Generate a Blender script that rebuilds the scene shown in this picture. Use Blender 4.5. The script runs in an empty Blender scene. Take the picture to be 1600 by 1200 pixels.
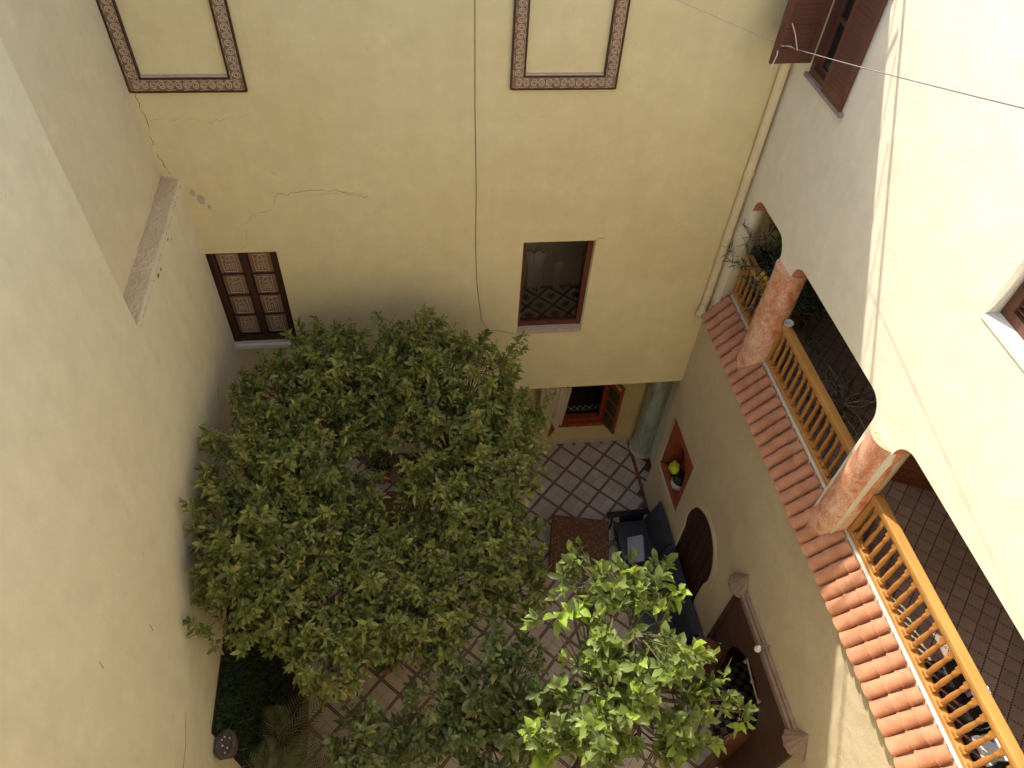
import bpy, bmesh, math, random
import numpy as np
from mathutils import Vector, Matrix, Quaternion
random.seed(7); RNG = np.random.default_rng(11)
sc = bpy.context.scene; COL = sc.collection
PI = math.pi

# ------------------------------------------------------------------ camera
cd = bpy.data.cameras.new('camera'); cam = bpy.data.objects.new('camera', cd); COL.objects.link(cam)
cd.sensor_width = 36; cd.lens = 25.574; cd.clip_end = 500; cd.clip_start = .05
_f = Vector((0.1240, 0.6450, -0.7540)).normalized(); _r = Vector((0.990, -0.132, 0.050))
_r = (_r - _f * _r.dot(_f)).normalized(); _u = _r.cross(_f)
m = Matrix((_r, _u, -_f)).transposed().to_4x4(); m.translation = Vector((0, 0, 13.447)); cam.matrix_world = m
sc.camera = cam
# ------------------------------------------------------------------ sky, sun, exposure
SUN = Vector((-.46, .715, 1.0)).normalized()
w = bpy.data.worlds.new('World'); sc.world = w; w.use_nodes = True
nt = w.node_tree; sky = nt.nodes.new('ShaderNodeTexSky'); sky.sky_type = 'NISHITA'; sky.sun_disc = False
sky.sun_elevation = math.asin(SUN.z); sky.sun_rotation = math.atan2(SUN.x, SUN.y)
sky.air_density = 1.0; sky.dust_density = 2.5; sky.ozone_density = .6
nt.links.new(sky.outputs[0], nt.nodes['Background'].inputs[0]); nt.nodes['Background'].inputs[1].default_value = .15
sd = bpy.data.lights.new('sun', 'SUN'); so = bpy.data.objects.new('sun', sd); COL.objects.link(so)
sd.energy = 2.85; sd.angle = math.radians(.53); sd.color = (1, .93, .82)
so.rotation_euler = (-SUN).to_track_quat('-Z', 'Y').to_euler(); so.location = (0, 0, 40)
vs = sc.view_settings; vs.view_transform = 'Standard'; vs.look = 'None'; vs.gamma = 1; vs.exposure = 1.37
sc.render.engine = 'CYCLES'
try:
    sc.cycles.diffuse_bounces = 6; sc.cycles.max_bounces = 12
except Exception: pass

# ------------------------------------------------------------------ materials
MATS = {}
class NT:
    def __init__(s, name):
        s.m = bpy.data.materials.new(name); s.m.use_nodes = True; s.t = s.m.node_tree
        s.b = s.t.nodes['Principled BSDF']; s.out = s.t.nodes['Material Output']; MATS[name] = s.m
    def n(s, ty, **kw):
        x = s.t.nodes.new('ShaderNode' + ty)
        for k, v in kw.items(): setattr(x, k, v)
        return x
    def l(s, a, b): s.t.links.new(a, b)
    def coord(s, scale=(1, 1, 1), rot=(0, 0, 0), kind='Object'):
        c = s.n('TexCoord'); mp = s.n('Mapping'); mp.inputs['Scale'].default_value = scale; mp.inputs['Rotation'].default_value = rot
        s.l(c.outputs[kind], mp.inputs[0]); return mp.outputs[0]
    def noise(s, scale, detail=4, vec=None, rough=.55, dist=0):
        x = s.n('TexNoise'); x.inputs['Scale'].default_value = scale; x.inputs['Detail'].default_value = detail
        x.inputs['Roughness'].default_value = rough; x.inputs['Distortion'].default_value = dist
        if vec is not None: s.l(vec, x.inputs['Vector'])
        return x.outputs['Fac']
    def ramp(s, fac, stops):
        r = s.n('ValToRGB'); e = r.color_ramp.elements
        while len(e) < len(stops): e.new(.5)
        for i, (p, c) in enumerate(stops): e[i].position = p; e[i].color = (*c, 1)
        s.l(fac, r.inputs[0]); return r.outputs[0]
    def mix(s, fac, a, b, mode='MIX'):
        x = s.n('Mix', data_type='RGBA', blend_type=mode)
        if isinstance(fac, (int, float)): x.inputs[0].default_value = fac
        else: s.l(fac, x.inputs[0])
        for i, v in ((6, a), (7, b)):
            if isinstance(v, tuple): x.inputs[i].default_value = (*v, 1)
            else: s.l(v, x.inputs[i])
        return x.outputs[2]
    def math(s, op, a, b=None):
        x = s.n('Math', operation=op)
        for i, v in ((0, a), (1, b)):
            if v is None: continue
            if isinstance(v, (int, float)): x.inputs[i].default_value = v
            else: s.l(v, x.inputs[i])
        return x.outputs[0]
    def bump(s, h, strength=.3, dist=.01):
        x = s.n('Bump'); x.inputs['Strength'].default_value = strength; x.inputs['Distance'].default_value = dist
        s.l(h, x.inputs['Height']); s.l(x.outputs[0], s.b.inputs['Normal'])
    def base(s, c, rough=.8, spec=.3, metal=0):
        if isinstance(c, tuple): s.b.inputs['Base Color'].default_value = (*c, 1)
        else: s.l(c, s.b.inputs['Base Color'])
        s.b.inputs['Roughness'].default_value = rough; s.b.inputs['Specular IOR Level'].default_value = spec
        s.b.inputs['Metallic'].default_value = metal
        return s.m
def tone(c, k): return tuple(min(1, max(0, v * k)) for v in c)
def simple(name, c, rough=.7, var=.15, scale=6, bump=.15, bscale=60, spec=.3, bd=.004, metal=0, stretch=(1, 1, 1)):
    t = NT(name); v = t.coord(stretch)
    col = t.ramp(t.noise(scale, 5, v), [(.25, tone(c, 1 - var)), (.75, tone(c, 1 + var))])
    t.base(col, rough, spec, metal); t.bump(t.noise(bscale, 4, v), bump, bd); return t.m
def plaster(name, c, c2, bump=.35):
    t = NT(name); v = t.coord()
    a = t.ramp(t.noise(.55, 6, v, .6, .4), [(.3, c2), (.65, c)])
    b = t.ramp(t.noise(3.5, 6, v, .65), [(.3, (.93, .925, .91)), (.7, (1.03, 1.03, 1.03))])
    col = t.mix(1, a, b, 'MULTIPLY')
    spots = t.ramp(t.noise(13, 3, v, .5), [(.70, (1, 1, 1)), (.80, (.88, .85, .80))])
    col = t.mix(1, col, spots, 'MULTIPLY')
    vs_ = t.coord((3.2, 3.2, .22))
    streak = t.ramp(t.noise(1.6, 5, vs_, .6), [(.35, (.95, .945, .93)), (.6, (1.02, 1.02, 1.02))])
    col = t.mix(.4, col, streak, 'MULTIPLY')
    t.base(col, .85, .15)
    h = t.math('ADD', t.math('MULTIPLY', t.noise(1.6, 4, v), 2.5), t.math('MULTIPLY', t.noise(34, 6, v, .65), .4))
    t.bump(h, bump, .02); return t.m
plaster('plaster_rear', (.735, .63, .37), (.695, .58, .32))
plaster('plaster_left', (.78, .70, .49), (.75, .66, .445))
plaster('plaster_setback', (.73, .635, .44), (.70, .595, .395))  # darker than plaster_left: the lighting contrast is put into the colour
plaster('plaster_right', (.795, .735, .585), (.77, .70, .545), .4)
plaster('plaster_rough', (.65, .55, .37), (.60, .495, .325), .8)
plaster('plaster_recess', (.66, .535, .28), (.61, .485, .245))
plaster('concrete', (.66, .51, .32), (.56, .42, .255), 1.0)
simple('patch', (.46, .38, .29), .95, .2, 14, .9, 40)
simple('crackline', (.16, .11, .06), .95, .2)
simple('interior', (.46, .39, .30), .9, .06, 2)
simple('wood_dark', (.055, .022, .014), .5, .35, 7, .2, 50, .35, stretch=(1, 1, .15))
simple('wood_panel', (.23, .13, .08), .55, .3, 9, .2, 50, .3, stretch=(1, 1, .2))
simple('wood_inlay', (.52, .40, .27), .7, .2)
simple('shutter_brown', (.12, .045, .028), .5, .25, 8, .2, 50, .4, stretch=(1, 1, .2))
simple('portal_wood', (.075, .034, .022), .5, .3, 6, .25, 40, .35, stretch=(1, .2, 1))
simple('portal_trim', (.24, .165, .125), .7, .25, 8, .4, 40)
simple('door_wood', (.12, .05, .03), .55, .25, 6, .2, 40, stretch=(1, 1, .2))
simple('varnish', (.46, .23, .065), .32, .22, 7, .1, 60, .5, stretch=(1, .25, .25))
simple('varnish_spindle', (.43, .195, .05), .30, .2, 9, .1, 60, .5, stretch=(1, 1, .25))
simple('white_ledge', (.60, .54, .43), .7, .08)
simple('sill_stone', (.50, .38, .30), .6, .15, 12)
simple('sill_white', (.74, .70, .60), .7, .08)
simple('sill_grey', (.30, .23, .21), .7, .2, 12)
simple('red_paint', (.36, .085, .035), .6, .18, 4, .2)
simple('window_wood', (.11, .032, .018), .45, .2, 7, .15, stretch=(1, 1, .3))
simple('red_wood', (.30, .060, .022), .5, .2, 7, .15, stretch=(1, 1, .3))
simple('pipe_paint', (.70, .59, .36), .5, .08, 3, .1)
simple('metal_grey', (.42, .41, .38), .45, .15, 10, .1, metal=.6)
simple('rope', (.62, .56, .50), .8, .15, 60, .4, 300)
simple('rope_grey', (.20, .17, .165), .8, .15, 60, .4, 300)
simple('black_wire', (.045, .035, .025), .6)
simple('stem', (.13, .095, .06), .9, .35, 9, .6, 40, stretch=(1, 1, .4))
simple('dry_stem', (.34, .27, .20), .9, .3, 20)
simple('leather', (.034, .037, .052), .38, .25, 5, .35, 120, .5, .002)
simple('black_arm', (.014, .013, .014), .4, .2)
simple('grey_cloth', (.30, .33, .42), .75, .06, 4, .2, 200)
simple('white_cloth', (.70, .66, .62), .9, .06, 4, .3, 150)
simple('curtain', (.62, .52, .40), .9, .10, 6, .3, 150)
simple('terracotta', (.38, .13, .065), .8, .25, 6, .3)
simple('wicker', (.15, .065, .032), .6, .4, 60, .8, 120)
simple('soil', (.045, .03, .02), .95, .4, 20, .8)
simple('brick_edge', (.22, .075, .04), .8, .3, 14, .5)
simple('grey_stone', (.11, .085, .07), .9, .35, 12, .8, 40)
simple('orange_paint', (.52, .23, .14), .55, .12, 5, .2)
simple('orange_skin', (.42, .14, .025), .5, .1, 20)
simple('yellow_lemon', (.62, .42, .05), .5, .1, 20)
simple('yellow_cloth', (.55, .62, .04), .8, .1)
simple('ceramic', (.62, .60, .54), .3, .12, 9, .05, spec=.5)
simple('black_glaze', (.02, .018, .016), .25, .2, spec=.5)
simple('bulb', (.82, .82, .80), .25, .02, spec=.5)
simple('ribbed', (.23, .085, .04), .7, .3, 8, .3, stretch=(.3, .3, 1))
simple('ceil', (.55, .48, .38), .9, .08)
simple('roof_slab', (.45, .40, .34), .9, .15)
simple('ground_mat', (.22, .18, .14), .95, .2)
simple('grout', (.11, .065, .042), .9, .3, 25)
simple('strip_light', (.27, .195, .15), .8, .2, 30)
simple('white_trim', (.56, .47, .36), .8, .2, 20)
def build_special():
    t = NT('floor_tile'); v = t.coord(kind='Object'); oi = t.n('ObjectInfo')
    g = t.n('NewGeometry'); pv = t.n('Mapping'); t.l(g.outputs['Position'], pv.inputs[0])
    c = t.ramp(t.noise(2.2, 6, pv.outputs[0], .65), [(.3, (.47, .40, .33)), (.7, (.58, .50, .42))])
    r = t.ramp(oi.outputs['Random'], [(0, (.88, .87, .86)), (1, (1.06, 1.05, 1.04))])
    c = t.mix(1, c, r, 'MULTIPLY')
    d = t.ramp(t.noise(60, 3, pv.outputs[0]), [(.66, (1, 1, 1)), (.75, (.75, .7, .66))])
    t.base(t.mix(1, c, d, 'MULTIPLY'), .42, .4); t.bump(t.noise(9, 4, pv.outputs[0]), .1, .004)
    t = NT('gallery_tile'); oi = t.n('ObjectInfo'); v = t.coord()
    c = t.ramp(t.noise(9, 4, v), [(.3, (.34, .24, .18)), (.7, (.42, .30, .23))])
    r = t.ramp(oi.outputs['Random'], [(0, (.85, .85, .85)), (1, (1.12, 1.1, 1.08))])
    t.base(t.mix(1, c, r, 'MULTIPLY'), .5, .35)
    t = NT('gallery_joint'); v = t.coord((1, 1, 1), (0, 0, PI / 4))
    sx = t.n('SeparateXYZ'); t.l(v, sx.inputs[0])
    def dash(o): return t.math('LESS_THAN', t.math('FRACT', t.math('MULTIPLY', o, 1 / .0346)), .66)
    d = t.math('MULTIPLY', dash(sx.outputs[0]), dash(sx.outputs[1]))
    t.base(t.mix(d, (.34, .24, .18), (.012, .012, .018)), .5)
    # faux orange marble of the columns
    t = NT('orange_marble'); v = t.coord((1, 1, .75))
    n1 = t.noise(1.9, 6, v, .58, 2.6); n2 = t.noise(5.5, 8, v, .65, 3.0)
    c = t.ramp(n1, [(.30, (.50, .17, .08)), (.43, (.62, .30, .18)), (.55, (.70, .45, .32)), (.72, (.74, .55, .43))])
    ve = t.ramp(n2, [(.44, (1, 1, 1)), (.5, (.82, .52, .38)), (.56, (1, 1, 1))])
    t.base(t.mix(.9, c, ve, 'MULTIPLY'), .38, .45); t.bump(t.noise(20, 4, v), .12, .005)
    t = NT('grey_marble'); v = t.coord((1.6, 1.6, .35))
    c = t.ramp(t.noise(3.2, 7, v, .65, 1.6), [(.30, (.08, .095, .075)), (.40, (.34, .38, .32)), (.6, (.52, .55, .47))])
    t.base(c, .4, .4)
    t = NT('clay_tile'); oi = t.n('ObjectInfo'); v = t.coord()
    c = t.ramp(t.noise(7, 6, v, .65), [(.25, (.40, .185, .105)), (.75, (.49, .25, .15))])
    r = t.ramp(oi.outputs['Random'], [(0, (.95, .94, .93)), (1, (1.04, 1.04, 1.04))])
    c = t.mix(1, c, r, 'MULTIPLY')
    g = t.n('NewGeometry'); d = t.ramp(t.noise(4.5, 6, g.outputs['Position'], .7), [(.35, (.80, .74, .70)), (.62, (1.04, 1.04, 1.04))])
    t.base(t.mix(1, c, d, 'MULTIPLY'), .85, .2); t.bump(t.noise(30, 5, v), .35, .006)
    # brown patterned cloth
    t = NT('brown_cloth'); v = t.coord()
    vo = t.n('TexVoronoi'); vo.inputs['Scale'].default_value = 22; t.l(v, vo.inputs['Vector'])
    c = t.ramp(vo.outputs['Distance'], [(.12, (.30, .18, .11)), (.32, (.17, .085, .05)), (.6, (.13, .06, .035))])
    t.base(c, .95, .1); t.bump(vo.outputs['Distance'], .4, .006)
    # printed rosette tiles of the room floor
    t = NT('rosette'); v = t.coord((1, 1, 1)); sx = t.n('SeparateXYZ'); t.l(v, sx.inputs[0])
    p = .50
    u = t.math('DIVIDE', t.math('ADD', sx.outputs[0], sx.outputs[1]), p); q = t.math('DIVIDE', t.math('SUBTRACT', sx.outputs[0], sx.outputs[1]), p)
    fu = t.math('SUBTRACT', t.math('FRACT', u), .5); fq = t.math('SUBTRACT', t.math('FRACT', q), .5)
    edge = t.math('GREATER_THAN', t.math('MAXIMUM', t.math('ABSOLUTE', fu), t.math('ABSOLUTE', fq)), .435)
    rad = t.math('SQRT', t.math('ADD', t.math('MULTIPLY', fu, fu), t.math('MULTIPLY', fq, fq)))
    an = t.math('ARCTAN2', fu, fq)
    pet = t.math('ABSOLUTE', t.math('COSINE', t.math('MULTIPLY', an, 4)))
    petal = t.math('LESS_THAN', rad, t.math('MULTIPLY', pet, .30))
    core = t.math('LESS_THAN', rad, .05)
    blk = t.math('MAXIMUM', edge, t.math('MAXIMUM', petal, core))
    t.base(t.mix(blk, (.66, .63, .58), (.012, .012, .012)), .4)
    t = NT('checker'); v = t.coord(); ck = t.n('TexChecker'); ck.inputs['Scale'].default_value = 9
    ck.inputs[1].default_value = (.16, .12, .09, 1); ck.inputs[2].default_value = (.02, .017, .015, 1); t.l(v, ck.inputs[0])
    t.base(ck.outputs[0], .4)
    t = NT('trim_checker'); v = t.coord(); ck = t.n('TexChecker'); ck.inputs['Scale'].default_value = 14
    ck.inputs[1].default_value = (.5, .47, .4, 1); ck.inputs[2].default_value = (.02, .02, .02, 1); t.l(v, ck.inputs[0])
    t.base(ck.outputs[0], .4)
    t = NT('blue_print'); v = t.coord(); vo = t.n('TexVoronoi'); vo.inputs['Scale'].default_value = 9; t.l(v, vo.inputs['Vector'])
    t.base(t.ramp(vo.outputs['Distance'], [(.18, (.10, .22, .50)), (.26, (.78, .80, .84))]), .8)
    # glass
    t = NT('glass'); tr = t.n('BsdfTransparent'); gl = t.n('BsdfGlossy'); gl.inputs['Roughness'].default_value = .03
    tr.inputs[0].default_value = (.97, .98, .97, 1)
    fr = t.n('Fresnel'); fr.inputs[0].default_value = 1.5; mx = t.n('MixShader')
    t.l(fr.outputs[0], mx.inputs[0]); t.l(tr.outputs[0], mx.inputs[1]); t.l(gl.outputs[0], mx.inputs[2]); t.l(mx.outputs[0], t.out.inputs[0])
    t = NT('glass_green'); t.base((.045, .055, .035), .12, .5)
    def leaf(name, stops, trans):
        t = NT(name); at = t.n('Attribute'); at.attribute_name = 'tint'
        c = t.ramp(at.outputs['Fac'], stops)
        t.base(c, .42, .35)
        tl = t.n('BsdfTranslucent'); hs = t.n('HueSaturation'); hs.inputs['Value'].default_value = 1.5; hs.inputs['Hue'].default_value = .485
        t.l(c, hs.inputs['Color']); t.l(hs.outputs[0], tl.inputs[0])
        mx = t.n('MixShader'); mx.inputs[0].default_value = trans
        t.l(t.b.outputs[0], mx.inputs[1]); t.l(tl.outputs[0], mx.inputs[2]); t.l(mx.outputs[0], t.out.inputs[0])
    leaf('leaf_orange', [(0, (.085, .115, .025)), (.45, (.185, .215, .052)), (.82, (.275, .285, .080)), (.94, (.33, .30, .085)), (.985, (.36, .27, .06)), (1, (.34, .20, .05))], .3)
    leaf('leaf_lemon', [(0, (.085, .115, .030)), (.45, (.15, .195, .055)), (.65, (.20, .26, .07)), (.80, (.24, .34, .06)), (.97, (.30, .42, .06)), (1, (.38, .30, .15))], .38)
    leaf('leaf_shade', [(0, (.085, .115, .038)), (.5, (.155, .19, .062)), (.9, (.23, .26, .085)), (.98, (.22, .2, .05)), (1, (.30, .17, .04))], .25)
    leaf('leaf_palm', [(0, (.12, .14, .05)), (1, (.27, .26, .10))], .2)
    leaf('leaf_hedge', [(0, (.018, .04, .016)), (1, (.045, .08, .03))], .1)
    leaf('leaf_dry', [(0, (.06, .07, .035)), (.6, (.14, .13, .07)), (1, (.28, .20, .14))], .15)
build_special()
def M(n): return MATS[n]

# ------------------------------------------------------------------ helpers
def link(name, me, mat, parent=None, loc=None):
    o = bpy.data.objects.new(name, me); COL.objects.link(o)
    if mat and not me.materials: me.materials.append(M(mat))
    if parent: o.parent = parent
    if loc: o.location = loc
    return o
def tag(o, label, cat=None, group=None, kind=None):
    if label: o['label'] = label
    if cat: o['category'] = cat
    if group: o['group'] = group
    if kind: o['kind'] = kind
    return o
def thing(name, label, cat, loc=(0, 0, 0), rz=0, group=None):
    o = bpy.data.objects.new(name, None); COL.objects.link(o); o.location = loc; o.rotation_euler = (0, 0, rz)
    o.empty_display_size = .1
    return tag(o, label, cat, group)
def mesh(bm, smooth=False, name='m'):
    bmesh.ops.recalc_face_normals(bm, faces=bm.faces)
    me = bpy.data.meshes.new(name); bm.to_mesh(me); bm.free()
    if smooth:
        for p in me.polygons: p.use_smooth = True
        me.set_sharp_from_angle(angle=math.radians(42))
    return me
def thick(bm, t):
    bmesh.ops.recalc_face_normals(bm, faces=bm.faces); bm.normal_update(); bmesh.ops.solidify(bm, geom=bm.faces[:], thickness=t)
def box(bm, x0, x1, y0, y1, z0, z1, bev=0, mtx=None):
    r = bmesh.ops.create_cube(bm, size=1)
    vsn = r['verts']
    for v in vsn: v.co = Vector((x0 + (v.co.x + .5) * (x1 - x0), y0 + (v.co.y + .5) * (y1 - y0), z0 + (v.co.z + .5) * (z1 - z0)))
    if bev:
        es = {e for v in vsn for e in v.link_edges}
        rr = bmesh.ops.bevel(bm, geom=list(es), offset=bev, segments=2, affect='EDGES', profile=.6)
        vsn = list({v for f in rr['faces'] for v in f.verts} | {v for v in vsn if v.is_valid})
    if mtx is not None: bmesh.ops.transform(bm, matrix=mtx, verts=vsn)
def boxo(name, mat, parent, x0, x1, y0, y1, z0, z1, bev=0, mtx=None, smooth=False):
    bm = bmesh.new(); box(bm, x0, x1, y0, y1, z0, z1, bev, mtx); return link(name, mesh(bm, smooth), mat, parent)
def tube(bm, pts, r, seg=6, cap=True):
    pts = [Vector(p) for p in pts]; n = len(pts); rad = r if isinstance(r, (list, tuple)) else [r] * n
    rings = []; prev = None
    for i, p in enumerate(pts):
        d = (pts[min(i + 1, n - 1)] - pts[max(i - 1, 0)]).normalized()
        if prev is None:
            a = Vector((0, 0, 1)) if abs(d.z) < .9 else Vector((1, 0, 0)); u = d.cross(a).normalized()
        else: u = (prev - d * prev.dot(d)).normalized()
        prev = u; v = d.cross(u)
        rings.append([bm.verts.new(p + (u * math.cos(2 * PI * k / seg) + v * math.sin(2 * PI * k / seg)) * rad[i]) for k in range(seg)])
    for a, b in zip(rings, rings[1:]):
        for k in range(seg): bm.faces.new((a[k], a[(k + 1) % seg], b[(k + 1) % seg], b[k]))
    if cap: bm.faces.new(rings[0][::-1]); bm.faces.new(rings[-1])
def tubeo(name, mat, parent, pts, r, seg=8, smooth=True):
    bm = bmesh.new(); tube(bm, pts, r, seg); return link(name, mesh(bm, smooth), mat, parent)
def lathe(bm, prof, seg=16, c=(0, 0, 0), a0=0, a1=2 * PI):
    full = abs(a1 - a0 - 2 * PI) < 1e-6; ns = seg if full else seg + 1
    rings = [[bm.verts.new((c[0] + r * math.cos(a0 + (a1 - a0) * k / seg), c[1] + r * math.sin(a0 + (a1 - a0) * k / seg), c[2] + z)) for k in range(ns)] for r, z in prof]
    for a, b in zip(rings, rings[1:]):
        for k in range(ns if full else ns - 1): bm.faces.new((a[k], a[(k + 1) % ns], b[(k + 1) % ns], b[k]))
    return rings
def latheo(name, mat, parent, prof, seg=16, c=(0, 0, 0), smooth=True):
    bm = bmesh.new(); rg = lathe(bm, prof, seg, c)
    bm.faces.new(rg[0][::-1]); bm.faces.new(rg[-1]); return link(name, mesh(bm, smooth), mat, parent)
def copy_tree(o, parent=None):
    c = o.copy(); COL.objects.link(c); c.parent = parent
    for ch in list(o.children): copy_tree(ch, c)
    return c
def slab(loops, thick, fn):
    """A flat sheet with holes (closed 2-D loops), given a thickness; fn maps (u, v, w) to the world."""
    cu = bpy.data.curves.new('tmp', 'CURVE'); cu.dimensions = '2D'; cu.fill_mode = 'BOTH'; cu.extrude = thick / 2
    for lp in loops:
        sp = cu.splines.new('POLY'); sp.points.add(len(lp) - 1); sp.use_cyclic_u = True
        for p, q in zip(sp.points, lp): p.co = (q[0], q[1], 0, 1)
    ob = bpy.data.objects.new('tmp', cu); COL.objects.link(ob)
    dg = bpy.context.evaluated_depsgraph_get(); me = bpy.data.meshes.new_from_object(ob.evaluated_get(dg))
    bpy.data.objects.remove(ob); bpy.data.curves.remove(cu)
    me.materials.clear()
    for v in me.vertices: v.co = Vector(fn(v.co.x, v.co.y, v.co.z + thick / 2))
    bm = bmesh.new(); bm.from_mesh(me); bmesh.ops.remove_doubles(bm, verts=bm.verts, dist=1e-5)
    bmesh.ops.recalc_face_normals(bm, faces=bm.faces); bm.to_mesh(me); bm.free()
    return me
def rect(a, b, c, d): return [(a, c), (b, c), (b, d), (a, d)]
def YB(x): return 8.246 - .0192 * x            # front face of the rear wall
XR = 4.689                                      # front face of the gallery wing
XL, XLU = -2.80, -3.01                          # left wall, its set-back upper part
BWROT = math.atan(-.0192)

# ------------------------------------------------------------------ the setting
tag(boxo('ground', 'ground_mat', None, -30, 30, -30, 30, -.4, -.12), None, kind='structure')
def leaf_arr(n): return None
# courtyard floor: diagonal fields of four pale tiles between dark double strips
floor = tag(boxo('courtyard_floor', 'grout', None, -2.9, 5.4, -.4, 9.9, -.11, -.006), None, kind='structure')
O = Vector((3.073, 9.525)); LI = Vector((.318, -.318)); LJ = Vector((-.318, -.318)); PITCH = .45
def lat(i, j): return O + LI * i + LJ * j
sw = .050                                       # half of it lies on each side of a lattice line
tb = bmesh.new(); ts = (PITCH - sw) / 2 - .007
box(tb, -ts / 2, ts / 2, -ts / 2, ts / 2, -.006, .004)
tile_me = mesh(tb); rest = bmesh.new(); ang = -PI / 4; cnt = 0
cand = []
for i in range(-14, 34):
    for j in range(-14, 34):
        for a in (0, 1):
            for b in (0, 1):
                c = lat(i + .5 + (a - .5) * (PITCH - sw) / PITCH / 1 * .5 * 1.0, j + .5 + (b - .5) * (PITCH - sw) / PITCH * .5)
                if -2.35 < c.x < 4.95 and .6 < c.y < 9.62:
                    if c.x > 4.62 and c.y < 8.2: continue
                    p = [(c.x > 1.55 and c.y > 6.9), (-.1 < c.x < 1.9 and 4.6 < c.y < 6.3), (c.x < -.3 and 3.6 < c.y < 5.2), (c.x > 3.5 and 2.5 < c.y < 4.2), (-1.3 < c.x < .1 and 7.4 < c.y < 9.0)]
                    vis = any(p)
                    cand.append((0 if vis else 1, c))
cand.sort(key=lambda q: q[0])
for k, (v, c) in enumerate(cand):
    if v == 0 and cnt < 300:
        o = link('floor_tile', tile_me, 'floor_tile', floor, (c.x, c.y, random.uniform(-.0008, .0008))); o.rotation_euler = (random.gauss(0, .0015), random.gauss(0, .0015), ang); cnt += 1
    else:
        box(rest, -ts / 2, ts / 2, -ts / 2, ts / 2, -.006, .004, 0, Matrix.Translation((c.x, c.y, 0)) @ Matrix.Rotation(ang, 4, 'Z'))
o = link('tile_field', mesh(rest), 'floor_tile', floor); o['kind'] = 'stuff'
bm = bmesh.new()                                # pale middle line of each double strip
for k in range(-14, 34):
    for (A, B) in ((lat(k, -14), lat(k, 34)), (lat(-14, k), lat(34, k))):
        d = (B - A).normalized(); nrm = Vector((-d.y, d.x))
        ts_ = [t for t in np.arange(0, (B - A).length, .05) if -2.35 < (A + d * t).x < 4.66 and .6 < (A + d * t).y < 9.6]
        if len(ts_) < 2: continue
        P, Q = A + d * ts_[0], A + d * ts_[-1]
        vv = [bm.verts.new((*(p + nrm * s * .010), .0015 + (.0008 if d.x > 0 else 0))) for p, s in ((P, -1), (Q, -1), (Q, 1), (P, 1))]; bm.faces.new(vv)
o = link('strip_line', mesh(bm), 'strip_light', floor); o['kind'] = 'stuff'
boxo('border_strip', 'brick_edge', floor, 4.62, 4.70, 8.2, 9.5, -.006, .006)

# ---- rear wing
rear = thing('rear_facade', 'yellow cream plaster wall facing the camera with two windows and carved blank frames', 'wall', (0, 0, 0))
def RB(u, v, w): return (u, YB(u) + w, v)
TOP = 12.78
winC = (1.594, 2.655, 5.10, 6.93); winL = (-2.87, -1.855, 5.14, 6.91)
link('wall', slab([rect(-6.5, 8.0, 3.68, TOP), rect(*winC), rect(*winL)], .28, RB), 'plaster_rear', rear)
boxo('soffit', 'plaster_rear', rear, -6.4, 5.4, 8.53, 10.0, 3.691, 3.9)
def frame_blind(x0, x1, z0, z1):
    f = bpy.data.objects.new('blind_frame', None); COL.objects.link(f); f.parent = rear; f.location = (x0, YB(x0), z0); f.rotation_euler = (0, 0, BWROT)
    W_, H_ = x1 - x0, z1 - z0; b = .165
    def pc(name, mat, *a): return boxo(name, mat, f, *a)
    boxo('band', 'wood_panel', f, 0, b, -.03, .02, 0, H_); boxo('band', 'wood_panel', f, W_ - b, W_, -.03, .02, 0, H_)
    boxo('band', 'wood_panel', f, b, W_ - b, -.0302, .02, 0, b - .01); boxo('band', 'wood_panel', f, b, W_ - b, -.0302, .02, H_ - b, H_)
    for a in ((-.006, .014, 0, H_), (W_ - .014, W_ + .006, 0, H_), (b - .016, b + .004, b, H_ - b), (W_ - b - .004, W_ - b + .016, b, H_ - b)):
        boxo('moulding', 'wood_dark', f, a[0], a[1], -.042, .02, a[2], a[3])
    for a in ((.014, W_ - .014, -.006, .014), (b - .016, W_ - b + .016, b - .018, b - .002), (.014, W_ - .014, H_ - .014, H_ + .006)):
        boxo('moulding', 'wood_dark', f, a[0], a[1], -.041, .02, a[2], a[3])
    boxo('ledge', 'sill_stone', f, b + .004, W_ - b - .004, -.024, .02, b - .001, b + .022)
    s = .087
    n1 = int((W_ - .1) / s); n2 = int((H_ - .25) / s)
    for k in range(n1): sp = link('scroll', scroll_me[k % 2], 'wood_inlay', f, (.05 + (k + .5) * (W_ - .1) / n1, -.031, b / 2 - .006))
    for side in (b / 2, W_ - b / 2):
        for k in range(min(n2, 14)):
            sp = link('scroll', scroll_me[k % 2], 'wood_inlay', f, (side, -.031, b + .03 + k * s)); sp.rotation_euler = (0, PI / 2, 0)
scroll_me = []
for sgn in (1, -1):
    bm = bmesh.new(); pts = []
    for k in range(26):
        a = k / 25 * 4.0 * PI * .95; r = .046 - .036 * k / 25
        pts.append((sgn * r * math.cos(a) * .92, 0, r * math.sin(a) * 1.1))
    tube(bm, pts, .0062, 4)
    tube(bm, [(-.045, 0, -.055 * sgn), (-.02, 0, -.06 * sgn), (.01, 0, -.05 * sgn), (.045, 0, -.056 * sgn)], .004, 4)
    tube(bm, [(-.045, 0, .055), (-.01, 0, .062), (.03, 0, .052), (.046, 0, .06)], .004, 4)
    scroll_me.append(mesh(bm))
frame_blind(-3.005, -1.735, 9.232, 11.6); frame_blind(1.287, 2.562, 9.23, 11.6)
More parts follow.
